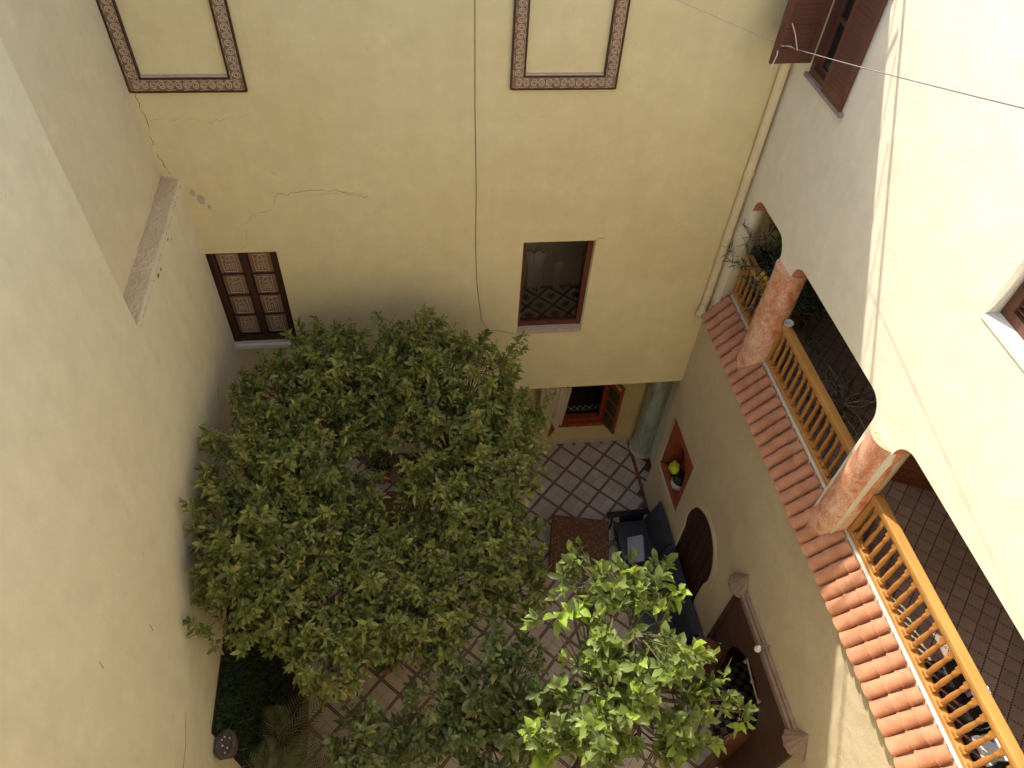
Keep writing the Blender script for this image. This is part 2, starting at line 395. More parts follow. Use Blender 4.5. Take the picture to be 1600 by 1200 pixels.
# centre window with a tiled room behind
def sub(name, parent, loc, rz=0):
    o = bpy.data.objects.new(name, None); COL.objects.link(o); o.parent = parent; o.location = loc; o.rotation_euler = (0, 0, rz); return o
x0, x1, z0, z1 = winC; wy = YB(x0)
wc = sub('window', rear, (x0, wy, z0), BWROT); W_, H_ = x1 - x0, z1 - z0
wc['label'] = 'dark red framed window looking into a room with patterned floor tiles'
boxo('jamb', 'window_wood', wc, 0.004, .055, .10, .2, 0.005, H_ - .002); boxo('jamb', 'window_wood', wc, W_ - .085, W_ - .004, .10, .2, .005, H_ - .002)
boxo('bottom_rail', 'window_wood', wc, .055, W_ - .085, .102, .198, .06, .14); boxo('top_rail', 'window_wood', wc, .055, W_ - .085, .102, .198, H_ - .06, H_ - .002)
boxo('sill', 'sill_stone', wc, .004, W_ - .004, -.02, .27, -.004, .055)
bm = bmesh.new(); bm.faces.new([bm.verts.new(p) for p in ((.057, .153, .142), (W_ - .087, .153, .142), (W_ - .087, .153, H_ - .062), (.057, .153, H_ - .062))]); link('pane', mesh(bm), 'glass', wc)
room = thing('tiled_room', 'dim room behind the centre window with rosette tiles and beige wall', 'room', (2.1, 8.5, 4.0))
boxo('room_floor', 'rosette', room, -1.3, 1.3, .02, 2.0, -.05, 0)
boxo('room_wall', 'interior', room, -1.3, 1.3, 2.0, 2.1, -.05, 3.4); boxo('room_wall', 'interior', room, -1.4, -1.3, .02, 2.1, -.05, 3.4)
boxo('room_wall', 'interior', room, 1.3, 1.4, .02, 2.1, -.05, 3.4); boxo('room_ceiling', 'interior', room, -1.4, 1.4, .02, 2.1, 3.4, 3.5)
boxo('skirting', 'red_wood', room, -1.29, 1.29, 1.97, 1.999, 0, .05)
def towel(label, x, wd, zt, zb, mat='white_cloth'):
    bm = bmesh.new(); n = 16; rows = []
    for r in range(9):
        t = r / 8; z = zt + (zb - zt) * t
        rows.append([bm.verts.new((x + (k / n - .5) * wd * (1 - .25 * math.sin(t * 2.6)), 10.42 - .05 * math.sin(k * 1.5 + t) * (.3 + t), z + .03 * math.sin(k * .8))) for k in range(n + 1)])
    for a, b in zip(rows, rows[1:]):
        for k in range(n): bm.faces.new((a[k], a[k + 1], b[k + 1], b[k]))
    thick(bm, .012)
    return tag(link('towel', mesh(bm, True), mat), label, 'towel')
towel('wide white towel hanging on the wall inside the centre window', 2.28, .36, 4.95, 4.1)
towel('narrow white towel hanging right of the wide towel inside the window', 2.72, .16, 4.7, 4.1)
# left window: closed panelled shutters
x0, x1, z0, z1 = winL; x0 = -2.80; wl = sub('window', rear, (x0, YB(x0), z0), BWROT); W_, H_ = x1 - x0, z1 - z0
wl['label'] = 'closed dark wooden shutters with eight carved panels'
boxo('back_board', 'wood_dark', wl, -.06, W_ - .002, .14, .2, .002, H_ - .002)
boxo('sun_blocker', 'wood_dark', wl, -.12, W_ + .06, .285, .31, -.1, H_ + .1)  # added unseen board, blocks sun leaking in round the shutters
boxo('frame', 'wood_dark', wl, -.06, .085, .05, .139, .005, H_ - .003); boxo('frame', 'wood_dark', wl, W_ - .09, W_ - .003, .05, .139, .005, H_ - .003)
boxo('frame', 'wood_dark', wl, .085, W_ - .09, .052, .138, .01, .13)
boxo('sill', 'sill_white', wl, -.0, W_ + .03, -.05, .2, -.07, -.002)
orn = bmesh.new(); a = .085
tube(orn, [(-a, 0, -a * 1.25), (a, 0, -a * 1.25), (a, 0, a * 1.25), (-a, 0, a * 1.25), (-a, 0, -a * 1.25)], .0052, 4)
tube(orn, [(-a, 0, .03), (-a * .75, 0, .055), (-a * .5, 0, .045), (-.02, 0, .085), (0, 0, .1), (.02, 0, .085), (a * .5, 0, .045), (a * .75, 0, .055), (a, 0, .03)], .0045, 4)
for q in (.055, .035):
    tube(orn, [(-q, 0, -.08), (-q, 0, 0), (-q * .7, 0, .03), (0, 0, .05 * q / .055), (q * .7, 0, .03), (q, 0, 0), (q, 0, -.08)], .0035, 4)
tube(orn, [(0, 0, -.09), (0, 0, .01)], .0035, 4)
for zz in (-.05, -.02): tube(orn, [(-.03, 0, zz), (0, 0, zz + .015), (.03, 0, zz)], .003, 4)
orn = mesh(orn)
lw = (W_ - .085 - .09 - .09) / 2
for s in (0, 1):
    lx = .085 + s * (lw + .09)
    lf = boxo('shutter', 'wood_dark', wl, lx, lx + lw, .09, .137, .135, H_ - .004)
    for k in range(4):
        pz = .165 + k * (H_ - .18) / 4; ph = (H_ - .18) / 4 - .05
        p_ = boxo('panel', 'wood_panel', lf, lx + .02, lx + lw - .02, .072, .089, pz, pz + ph, .008)
        on = link('carving', orn, 'wood_inlay', lf, (lx + lw / 2, .070, pz + ph / 2)); on.scale = (1.05, 1, 1.35)
boxo('mullion', 'wood_dark', wl, .085 + lw + .001, .085 + lw + .089, .06, .138, .135, H_ - .004)
# cracks in the plaster
def crack(pts, r=.0035):
    P = []
    for (x, z), (x2, z2) in zip(pts, pts[1:]):
        n = max(2, int(math.hypot(x2 - x, z2 - z) / .06))
        for k in range(n):
            t = k / n; P.append((x + (x2 - x) * t + random.gauss(0, .012), z + (z2 - z) * t + random.gauss(0, .012)))
    P.append(pts[-1])
    n = len(P)
    k = 0
    while k < n - 1:                            # broken into short flakes
        e = min(n, k + random.randint(3, 7)); q = P[k:e]
        if len(q) > 1: tubeo('crack', 'crackline', rear, [(x, YB(x) + .001, z + .02 * i / len(q)) for i, (x, z) in enumerate(q)], [r * .75 * (.3 + .7 * math.sin(PI * (i + .5) / len(q))) for i in range(len(q))], 4, False)
        k = e - 1 + (random.random() < .3)
crack([(-1.69, 7.82), (-1.36, 7.86), (-.96, 7.87), (-.75, 7.80), (-.52, 7.76)], .006); crack([(-1.25, 7.84), (-.95, 7.8), (-.68, 7.83)], .004)
crack([(-2.15, 7.39), (-1.99, 7.53), (-1.75, 7.6), (-1.69, 7.8)], .004); crack([(-2.96, 8.85), (-2.6, 8.87), (-2.23, 8.85), (-1.78, 8.91)], .003)
crack([(2.66, 6.94), (2.78, 6.945)], .006); crack([(-.4, 6.95), (.1, 6.9), (.7, 6.93)], .002); crack([(-2.15, 7.35), (-2.2, 7.15), (-2.3, 6.95)], .003)
crack([(-2.98, 9.2), (-2.95, 8.8), (-2.97, 8.4), (-2.88, 8.15)], .007); crack([(3.2, 6.9), (3.7, 6.95), (4.3, 6.88)], .0025)
crack([(-1.5, 7.0), (-1.2, 6.95), (-.9, 6.97)], .002); crack([(1.3, 9.05), (1.4, 8.85), (2.2, 8.87), (2.6, 8.9)], .002)
for (x, z, r) in ((-2.62, 7.78, .05), (-2.70, 7.88, .035), (-2.55, 7.66, .025)):
    bm = bmesh.new(); bmesh.ops.create_uvsphere(bm, u_segments=9, v_segments=5, radius=1)
    for v in bm.verts: v.co = Vector((v.co.x * r * random.uniform(.7, 1.2), v.co.y * .006, v.co.z * r * 1.6 * random.uniform(.7, 1.2)))
    link('bare_patch', mesh(bm), 'patch', rear, (x, YB(x), z))
# ground floor behind the overhang
def YG(x): return 9.70 - .025 * x
rec = thing('recess_wall', 'yellow ground floor wall set back under the overhang, with an open red window', 'wall')
gw = (2.93, 3.93, .82, 2.35)
link('wall', slab([rect(-6.4, 5.05, -.1, 3.69), rect(*gw)], .2, lambda u, v, w_: (u, YG(u) + w_, v)), 'plaster_recess', rec)
tb = boxo('skirting', 'white_trim', rec, 0, 7.9, -.03, 0, 0, .10, 0, Matrix.Translation((-3.2, YG(-3.2), 0)) @ Matrix.Rotation(math.atan(-.025), 4, 'Z'))
gwin = sub('window', rec, (gw[0], YG(gw[0]), gw[2]), math.atan(-.025)); W_, H_ = 1.0, gw[3] - gw[2]
gwin['label'] = 'open red wooden window with glazed casements swung out'
for a in ((.003, .08, .0, .12), (W_ - .08, W_ - .003, .0, .12)): boxo('frame', 'red_wood', gwin, a[0], a[1], -.02, .12, .003, H_ - .003)
boxo('frame', 'red_wood', gwin, .08, W_ - .08, -.018, .118, .003, .08); boxo('sill', 'red_wood', gwin, -.02, W_ + .02, -.10, .1, -.10, -.001)
def casement(hx, rz, sgn):
    c = sub('casement', gwin, (hx, -.03, .0), rz); wd = .46
    bm = bmesh.new()
    box(bm, 0, .06, -.02, .02, 0, H_); box(bm, wd - .06, wd, -.02, .02, 0, H_)
    for z in (0, .42, .84, 1.26, H_ - .06): box(bm, .06, wd - .06, -.019, .019, z, z + .06)
    fr = link('casement_frame', mesh(bm), 'red_wood', c)
    for z in (.06, .48, .90): boxo('pane', 'glass_green', c, .06, wd - .06, -.004, .004, z, z + .36)
    return c
casement(W_ - .02, -PI * .36, 1); casement(.02, PI + PI * .30, -1)
gr = thing('ground_room', 'dark room seen through the open red window', 'room', (3.4, 9.8, 0))
boxo('room_floor', 'portal_wood', gr, -1.5, 1.5, .02, 3, -.05, .01); boxo('room_wall', 'interior', gr, -1.5, 1.5, 3, 3.1, 0, 3.6)
boxo('room_wall', 'interior', gr, -1.6, -1.5, .02, 3.1, 0, 3.6); boxo('room_wall', 'interior', gr, 1.5, 1.6, .02, 3.1, 0, 3.6); boxo('room_ceiling', 'ceil', gr, -1.6, 1.6, .12, 3.1, 3.5, 3.68)
boxo('counter', 'portal_wood', gr, -.9, .9, .3, 1.3, .01, .55); boxo('counter_trim', 'trim_checker', gr, -.9, .9, .285, .40, .551, .60)
# curtain hung out over the left casement
bm = bmesh.new(); n = 20; rows = []
for r in range(9):
    t = r / 8
    rows.append([bm.verts.new((2.40 + k / n * (.60 - .12 * t) + .02 * t, 9.30 - .10 * (k / n) + .030 * math.sin(k * 1.75 + .4 * t), 2.45 - t * (1.30 + .12 * math.sin(k * .9)))) for k in range(n + 1)])
for a, b in zip(rows, rows[1:]):
    for k in range(n): bm.faces.new((a[k], a[k + 1], b[k + 1], b[k]))
thick(bm, .01)
tag(link('curtain', mesh(bm, True), 'curtain'), 'pale pleated curtain hanging outside the red ground floor window', 'curtain')
mc = thing('marbled_column', 'grey green marbled column in the corner under the overhang', 'column', (4.95, 9.30, 0))
latheo('shaft', 'grey_marble', mc, [(.27, .10), (.262, .5), (.255, 1.5), (.25, 3.69)], 28)
latheo('base', 'white_trim', mc, [(.31, 0), (.31, .07), (.28, .10)], 28)

# ---- left wing
left = thing('left_facade', 'tall plain cream plaster wall on the left with a broken ledge', 'wall')
bm = bmesh.new(); box(bm, XL - .6, XL, -4, 5.68, 0, 12.9); link('wall', mesh(bm), 'plaster_left', left)
bm = bmesh.new(); box(bm, XL - .6, XL - .0005, 5.681, 8.30, 0, 8.08); link('lower_wall', mesh(bm), 'plaster_left', left)
bm = bmesh.new(); box(bm, XLU - .39, XLU, 5.682, 8.30, 8.0, 12.9); link('upper_wall', mesh(bm), 'plaster_setback', left)
bm = bmesh.new()                                # rough bare mortar on the ledge
g = bmesh.ops.create_grid(bm, x_segments=12, y_segments=90, size=.5)['verts']
for v in g:
    u, t = v.co.x + .5, v.co.y + .5
    v.co = Vector((XLU - .01 + u * .222 + random.gauss(0, .003), 5.65 + t * 2.66, 8.125 - .05 * u ** 2 + random.gauss(0, .006) - (.05 if u > .99 else 0) + .004 * math.sin(t * 40 + 3 * u)))
link('ledge_mortar', mesh(bm), 'concrete', left)
for (y, z, r) in ((7.25, 7.97, .02), (6.75, 7.94, .022), (6.62, 7.96, .03), (7.35, 7.9, .012)):
    bm = bmesh.new(); bmesh.ops.create_uvsphere(bm, u_segments=7, v_segments=5, radius=r); bmesh.ops.scale(bm, vec=(.1, 1.3, .8), verts=bm.verts)
    link('chip', mesh(bm), 'crackline', left, (XL, y, z))
for pts in ([(2.9, 4.9), (2.75, 4.8), (2.6, 4.72), (2.3, 4.7), (2.1, 4.68)], [(3.3, 6.3), (3.28, 6.2)], [(2.6, 7.2), (2.58, 7.12)], [(7.0, 5.6), (6.9, 5.5)], [(3.1, 3.95), (3.0, 3.8)]):
    tubeo('crack', 'crackline', left, [(XL + .0005, y + random.gauss(0, .01), z + random.gauss(0, .01)) for y, z in pts], .0035, 4, False)
boxo('roof', 'roof_slab', left, -9, XL - .02, -4, 8.3, 12.5, 12.75)
# ---- wing below the camera
near = thing('near_facade', 'cream plaster wall below the roof terrace on the camera side', 'wall')
boxo('wall', 'plaster_left', near, -3.4, 8, -.9, -.6, 0, 12.35); boxo('terrace_floor', 'roof_slab', near, -9, 9, -9, -.6, 12.1, 12.34)

# ---- gallery wing
gal = thing('gallery_facade', 'cream plaster wing on the right with an open gallery over an arched door', 'wall')
TH = .22
def arc(cy, cz, r, a0, a1, n=8): return [(cy + r * math.cos(a0 + (a1 - a0) * k / n), cz + r * math.sin(a0 + (a1 - a0) * k / n)) for k in range(n + 1)]
def opening(y0, y1, zb=5.45, zs=7.60, zt=7.86):
    r = .24; ry = (zt - zs)
    p = [(y0, zb), (y1, zb), (y1, zs)]
    p += [(y1 - r + r * math.cos(a) , zs + ry * math.sin(a)) for a in [k / 8 * PI / 2 for k in range(1, 9)]]
    p += [(y0 + r + r * math.cos(a), zs + ry * math.sin(a)) for a in [PI / 2 + k / 8 * PI / 2 for k in range(0, 8)]]
    p += [(y0, zs)]; return p
def archloop(y0, y1, zb, zs, zt, n=16):
    c = (y0 + y1) / 2; r = (y1 - y0) / 2
    return [(y0, zb), (y1, zb)] + [(c + r * math.cos(k / n * PI), zs + (zt - zs) * math.sin(k / n * PI)) for k in range(n + 1)]
def horseshoe(y0, y1, zb, zs, zt, pinch=.06, n=20):
    c = (y0 + y1) / 2; r = (y1 - y0) / 2
    p = [(y0 + pinch, zb), (y1 - pinch, zb), (y1 - pinch, zs - .25)]
    return p + [(c + r * math.cos(k / n * PI), zs + (zt - zs) * math.sin(k / n * PI)) for k in range(n + 1)] + [(y0 + pinch, zs - .25)]
def RR(u, v, w_): return (XR + w_, u, v)
shw = (6.80, 7.68, 9.64, 11.3); nrw = (2.45, 3.84, 9.45, 11.2)
niche = rect(6.78, 7.98, 1.29, 2.91); adoor = horseshoe(5.12, 6.42, .0, 1.85, 2.72)
adoor = [(y, max(z, -.1)) for y, z in adoor]
portal = rect(2.12, 4.38, -.1, 3.12)
def notch(y0, y1): return opening(y0, y1)[2:]
upper = [(-.9, 5.50), (.25, 5.50)] + notch(.25, 3.72)[::-1] + [(3.72, 5.50), (4.16, 5.50)] + notch(4.16, 6.456)[::-1] + [(6.456, 5.50), (6.81, 5.50)] + notch(6.81, 7.85)[::-1] + [(7.85, 5.50), (8.20, 5.50), (8.20, 12.78), (-.9, 12.78)]
link('upper_wall', slab([upper, rect(*shw), rect(*nrw)], TH, RR), 'plaster_right', gal)
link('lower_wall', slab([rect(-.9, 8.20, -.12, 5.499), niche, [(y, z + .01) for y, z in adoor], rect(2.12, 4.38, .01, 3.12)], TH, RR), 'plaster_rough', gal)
boxo('wall', 'plaster_right', gal, XR + .35, XR + .5, 7.9, 9.9, 0, 3.69)
# orange painted undersides of the gallery openings
for (y0, y1) in ((6.81, 7.85), (4.16, 6.456), (.25, 3.72)):
    bm = bmesh.new(); L_ = [p for p in opening(y0, y1) if p[1] >= 7.599]
    c = Vector(((y0 + y1) / 2, 7.4))
    A = []
    for (y, z) in L_:
        d = (c - Vector((y, z))).normalized() * .004
        A.append((bm.verts.new((XR + .012, y + d.x, z + d.y)), bm.verts.new((XR + TH - .002, y + d.x, z + d.y))))
    for a, b in zip(A, A[1:]): bm.faces.new((a[0], b[0], b[1], a[1]))
    thick(bm, .003)
    link('painted_soffit', mesh(bm), 'orange_paint', gal)
# gallery enclosure
boxo('gallery_slab', 'grout', gal, XR + TH, 7.2, -.9, 8.2, 5.5, 5.786)
boxo('gallery_ceiling', 'ceil', gal, XR + TH, 7.2, -.9, 8.2, 8.1, 8.3); boxo('gallery_back', 'interior', gal, 7.2, 7.4, -.9, 8.2, 5, 12.5)
boxo('roof', 'roof_slab', gal, XR + .02, 9, -.9, 8.3, 12.5, 12.74)
gf = tag(boxo('gallery_floor', 'gallery_joint', None, XR + TH + .01, 7.2, -.5, 8.15, 5.79, 5.80), None, kind='structure')
gt = .173; g2 = bmesh.new(); hs = gt / 2 - .012; box(g2, -hs, hs, -hs, hs, 0, .0015); gtm = mesh(g2); rest = bmesh.new(); n = 0
for i in range(-40, 60):
    for j in range(-40, 60):
        x = 5.882 + (i + j + 1) * gt * .7071; y = 4.14 + (i - j) * gt * .7071
        if XR + TH + .1 < x < 7.1 and -.3 < y < 8.05:
            if x < 6.75 and 1.1 < y < 5.9 and n < 300 and (y < 4.2 or x < 6.1):
                o = link('gallery_tile', gtm, 'gallery_tile', gf, (x, y, 5.80)); o.rotation_euler = (0, 0, PI / 4); n += 1
            else: box(rest, -hs, hs, -hs, hs, 0, .0015, 0, Matrix.Translation((x, y, 5.80)) @ Matrix.Rotation(PI / 4, 4, 'Z'))
o = link('tile_field', mesh(rest), 'gallery_tile', gf); o['kind'] = 'stuff'
boxo('ledge', 'white_ledge', gal, XR + .128, XR + TH + .02, .255, 7.845, 5.9, 6.055)
# columns
def column(y, label):
    c = thing('gallery_column', label, 'column', (4.80, y, 5.4), 0, 'gallery columns')
    latheo('shaft', 'orange_marble', c, [(.222, 0), (.222, .9), (.218, 1.6), (.212, 2.0), (.218, 2.18), (.222, 2.21)], 32)
column(6.63, 'orange marbled gallery column farther from the camera'); column(3.93, 'orange marbled gallery column nearer the camera')
# tiled awning: barrel tiles on a mortar bed
aw = thing('tile_awning', 'sloping terracotta tile awning running below the gallery railings', 'awning', (0, 0, 0))
A0 = Vector((XR + .135, 0, 6.02)); A1 = Vector((XR - .19, 0, 5.62)); sl = A1 - A0; slen = sl.length; th = math.atan2(A0.z - A1.z, A0.x - A1.x)
bm = bmesh.new()
vv = [bm.verts.new(p) for p in ((A0.x, .25, A0.z - .06), (A0.x, 7.85, A0.z - .06), (A1.x + .03, 7.85, A1.z - .03), (A1.x + .03, .25, A1.z - .03), (XR + .02, .25, 5.40), (XR + .02, 7.85, 5.40))]
bm.faces.new(vv[:4]); bm.faces.new((vv[3], vv[2], vv[5], vv[4])); bm.faces.new((vv[0], vv[3], vv[4])); bm.faces.new((vv[1], vv[5], vv[2])); bm.faces.new((vv[0], vv[4], vv[5], vv[1]))
link('mortar_bed', mesh(bm), 'concrete', aw)
def barrel(L, r0, r1, concave=False, seg=9):
    bm = bmesh.new(); rows = []
    for i, (s, rr) in enumerate(((0, r0), (L * .90, r1), (L * .90, r1 + .005), (L, r1 + .006))):
        row = []
        for k in range(seg + 1):
            a = PI * k / seg; z = rr * math.sin(a) * .85
            row.append(bm.verts.new((s, rr * math.cos(a), (.5 * rr - z) if concave else z)))
        rows.append(row)
    for a, b in zip(rows, rows[1:]):
        for k in range(seg): bm.faces.new((a[k], a[k + 1], b[k + 1], b[k]))
    thick(bm, .012)
    return mesh(bm, True)
bl = [barrel(slen * .50, .076, .088), barrel(slen * .36, .074, .085), barrel(slen * .30, .072, .082)]; pan = barrel(slen * .98, .06, .06, True, 6)
PT = .1845; ncol = int(7.58 / PT)
for k in range(ncol):
    y = 7.85 - PT * (k + .5)
    for q, (s0, up) in enumerate(((.52, .016), (.235, .022), (-.02, .028))):
        o = link('roof_tile', bl[q], 'clay_tile', aw); jit = random.gauss(0, .006)
        p = A0 + sl * s0; o.location = (p.x, y + random.gauss(0, .004), p.z + up * .55)
        o.rotation_euler = (0, PI - th + .02 * (0) , PI) if 0 else (0, 0, 0)
        o.matrix_world = Matrix.Translation((p.x - math.sin(th) * up * .3, y + random.gauss(0, .004), p.z + up * .5)) @ Matrix.Rotation(PI, 4, 'Z') @ Matrix.Rotation(th + random.gauss(0, .006), 4, 'Y') @ Matrix.Rotation(random.gauss(0, .012), 4, 'X') @ Matrix.Rotation(random.gauss(0, .008), 4, 'Z')
    if k < ncol - 1:
        o = link('pan_tile', pan, 'clay_tile', aw)
        p = A0; o.matrix_world = Matrix.Translation((p.x, y - PT / 2, p.z - .012)) @ Matrix.Rotation(PI, 4, 'Z') @ Matrix.Rotation(th, 4, 'Y')
# railings
XG = XR + .205
bprof = [(.026, .045), (.036, .062), (.026, .08), (.036, .095), (.028, .11), (.034, .15), (.037, .22), (.033, .30), (.027, .38), (.023, .42), (.036, .435), (.026, .45), (.036, .468), (.027, .485), (.034, .53)]
bb = bmesh.new(); rg = lathe(bb, bprof, 10); bb.faces.new(rg[0][::-1]); bb.faces.new(rg[-1])
box(bb, -.042, .042, -.042, .042, 0, .055, .004); box(bb, -.038, .038, -.038, .038, .52, .60, .004)
bmesh.ops.scale(bb, vec=(.84, .84, 1), verts=bb.verts); bal_me = mesh(bb, False)
for p_ in bal_me.polygons: p_.use_smooth = len(p_.vertices) == 4 and abs(p_.normal.z) < .95 and p_.area < .002
def railing(y0, y1, label):
    t = thing('gallery_railing', label, 'railing', (XG, y0, 6.06), 0, 'gallery railings'); L = y1 - y0
    boxo('bottom_rail', 'varnish', t, -.045, .045, .0, L, .005, .065, .008)
    tr = boxo('top_rail', 'varnish', t, -.058, .058, 0, L, .70, .765, .012); boxo('rail_moulding', 'varnish', tr, -.04, .04, .002, L - .002, .662, .70)
    boxo('end_post', 'varnish', t, -.035, .035, .002, .06, .065, .662); boxo('end_post', 'varnish', t, -.035, .035, L - .06, L - .002, .065, .662)
    n = max(3, round((L - .12) / .146))
    for k in range(n):
        o = link('baluster', bal_me, 'varnish_spindle', t, (0, .06 + (L - .12) * (k + .5) / n, .064)); o.rotation_euler = (0, 0, random.uniform(-.06, .06))
railing(6.86, 7.845, 'short varnished wood railing beside the drain pipe corner'); railing(4.16, 6.44, 'varnished wood railing between the two marbled columns'); railing(.28, 3.71, 'sunlit varnished wood railing in front of the nearer gallery bay')
# shuttered window near the corner
sh = sub('shutter_window', gal, (XR, 0, 0)); sh['label'] = 'brown louvred shutters, far leaf folded open over the courtyard'
y0, y1, z0, z1 = shw
boxo('sill', 'sill_grey', sh, -.05, .2, y0 - .06, y1 + .03, z0 - .045, z0 - .002)
for a in ((y0 + .002, y0 + .05), (y1 - .06, y1 - .002)): boxo('frame', 'shutter_brown', sh, -.01, .1, a[0], a[1], z0, z1 - .002)
boxo('frame', 'shutter_brown', sh, -.008, .098, y0 + .05, y1 - .06, z0, z0 + .07)
boxo('casement', 'shutter_brown', sh, .05, .095, y0 + .05, y0 + .12, z0 + .07, z1); boxo('casement', 'shutter_brown', sh, .05, .095, y1 - .12, y1 - .06, z0 + .07, z1)
for z in (z0 + .07, z0 + .62, z0 + 1.2): boxo('muntin', 'shutter_brown', sh, .052, .093, y0 + .12, y1 - .12, z, z + .05)
boxo('pane', 'black_glaze', sh, .07, .076, y0 + .12, y1 - .12, z0 + .08, z1)
def leaf_shutter(y, rz, wd, label, dz=0):
    c = sub('shutter', sh, (-.03, y, z0 + dz), rz); H = z1 - z0
    boxo('backing', 'shutter_brown', c, .06, wd - .06, .008, .014, .05, H - .05); c['label'] = label
    boxo('stile', 'shutter_brown', c, 0, .07, -.02, .02, 0, H); boxo('stile', 'shutter_brown', c, wd - .07, wd, -.02, .02, 0, H)
    for z in (0, .72, H - .1): boxo('cross_rail', 'shutter_brown', c, .07, wd - .07, -.019, .019, z, z + (.13 if z == 0 else .1))
    bm = bmesh.new(); box(bm, 0, wd - .142, -.026, .026, -.004, .004, 0, Matrix.Translation((.071, 0, 0)) @ Matrix.Rotation(math.radians(38), 4, 'X')); sm = mesh(bm)
    z = .16
    while z < H - .12:
        if not .69 < z < .84: link('slat', sm, 'shutter_brown', c, (0, 0, z))
        z += .052
leaf_shutter(7.70, PI * 1.0 + .03, .50, 'far shutter leaf swung out', .11); leaf_shutter(6.79, PI / 2, .46, 'near shutter leaf lying closed')
# near window
nw = sub('window', gal, (XR, 0, 0)); y0, y1, z0, z1 = nrw; nw['label'] = 'brown shuttered window in the sunlit wall'
boxo('sill', 'sill_white', nw, -.012, .20, y0, y1 - .003, z0 - .03, z0 + .004); boxo('frame', 'shutter_brown', nw, .15, .215, y1 - .10, y1 - .003, z0 + .005, z1)
boxo('frame', 'shutter_brown', nw, .151, .214, y0, y1 - .10, z0 + .005, z0 + .10); boxo('backing', 'shutter_brown', nw, .205, .235, y0, y1 - .09, z0 + .09, z1)
z = z0 + .13
while z < z1 - .05: boxo('slat', 'shutter_brown', nw, .165, .203, y0, y1 - .102, z, z + .012); z += .05
# red niche
ni = sub('niche', gal, (XR, 0, 0)); ni['label'] = 'red painted panel with an arched niche'
link('panel', slab([rect(6.782, 7.978, 1.292, 2.908), archloop(6.98, 7.78, 1.50, 2.15, 2.62)], .03, lambda u, v, w_: (.05 + w_, u, v)), 'red_paint', ni)
boxo('niche_back', 'red_paint', ni, .40, .42, 6.9, 7.9, 1.4, 2.7)
bm = bmesh.new(); L_ = archloop(6.98, 7.78, 1.50, 2.15, 2.62); A = [(bm.verts.new((.08, y, z)), bm.verts.new((.41, y, z))) for y, z in L_]
for a, b in zip(A, A[1:] + A[:1]): bm.faces.new((a[0], b[0], b[1], a[1]))
link('niche_lining', mesh(bm), 'red_paint', ni)
# arched double door in the lower wall
ad = sub('arched_door', gal, (XR, 0, 0)); ad['label'] = 'dark brown horseshoe arched door'
link('door_leaf', slab([[(y, z + .02) for y, z in horseshoe(5.0, 6.54, 0, 1.85, 2.84)]], .05, lambda u, v, w_: (.05 + w_, u, v)), 'wood_dark', ad)
for k in range(6):
    y = 5.25 + k * .2; boxo('door_plank', 'wood_dark', ad, .035, .051, y, y + .185, .02, 1.75 + .75 * math.sin(PI * (k + 1) / 7.2))
P = [(.0, y, z) for y, z in horseshoe(4.98, 6.56, .0, 1.85, 2.88)[3:-1]]; tubeo('arch_moulding', 'plaster_rough', ad, P, .010, 6)
P = [(.0, y, z) for y, z in horseshoe(5.04, 6.50, .0, 1.85, 2.81)[3:-1]]; tubeo('arch_moulding', 'plaster_rough', ad, P, .007, 6)
# carved portal
po = thing('carved_portal', 'carved dark wooden doorway surround with shell caps and open arched doors', 'doorway', (XR, 0, 0))
link('panel', slab([rect(2.122, 4.378, .012, 3.118), horseshoe(2.70, 3.95, .013, 1.75, 2.52)], .06, lambda u, v, w_: (-.03 + w_, u, v)), 'portal_wood', po)
boxo('cornice', 'portal_trim', po, -.10, .0, 2.25, 4.30, 3.10, 3.22, .02); boxo('cornice', 'portal_trim', po, -.06, .0, 2.3, 4.25, 3.22, 3.28, .015)
boxo('side_trim', 'portal_wood', po, -.055, .0, 2.08, 2.18, .0, 3.1); boxo('side_trim', 'portal_wood', po, -.055, .0, 4.32, 4.42, .0, 3.1)
for y in (4.42, 2.16):
    bm = bmesh.new(); n = 14; apex = bm.verts.new((0, y, 3.52)); R1 = []; R2 = []
    for k in range(n + 1):
        a = PI / 2 + PI * k / n; wv = 1 + (.06 if k % 2 else -.03)
        R1.append(bm.verts.new((.22 * math.cos(a) * wv, y + .22 * math.sin(a) * wv, 3.16))); R2.append(bm.verts.new((.19 * math.cos(a), y + .19 * math.sin(a), 3.08)))
    for k in range(n): bm.faces.new((apex, R1[k], R1[k + 1])); bm.faces.new((R1[k], R2[k], R2[k + 1], R1[k + 1]))
    bm.faces.new(R2); thick(bm, .004)
    link('shell_cap', mesh(bm), 'portal_trim', po)
boxo('threshold', 'checker', po, .03, 1.6, 2.2, 4.3, -.1, .012); boxo('hall_wall', 'wood_dark', po, 1.6, 1.7, 2.2, 4.3, 0, 3.1)
boxo('hall_wall', 'wood_dark', po, .04, 1.6, 2.13, 2.2, 0, 3.1); boxo('hall_wall', 'wood_dark', po, .04, 1.6, 4.3, 4.37, 0, 3.1); boxo('hall_ceiling', 'wood_dark', po, .235, 1.7, 2.13, 4.37, 3.1, 3.2)
def door_leaf(hy, rz, sgn, label):
    c = sub('door_leaf', po, (-.05, hy, 0), rz); c['label'] = label
    lp = [(0, .03), (.60, .03), (.60, 2.32)] + [(.60 - .60 * (k / 8), 2.32 - .62 * (k / 8) ** 2.2) for k in range(1, 9)]
    link('panel', slab([lp], .05, lambda u, v, w_: (u, w_, v)), 'door_wood', c)
    for z in (.5, 1.3): boxo('board', 'door_wood', c, .08, .52, -.015, .0, z, z + .5, .006)
    tubeo('bar', 'portal_trim', c, [(.1, -.03, 1.95), (.35, -.04, 2.0), (.55, -.03, 2.05)], .014, 6)
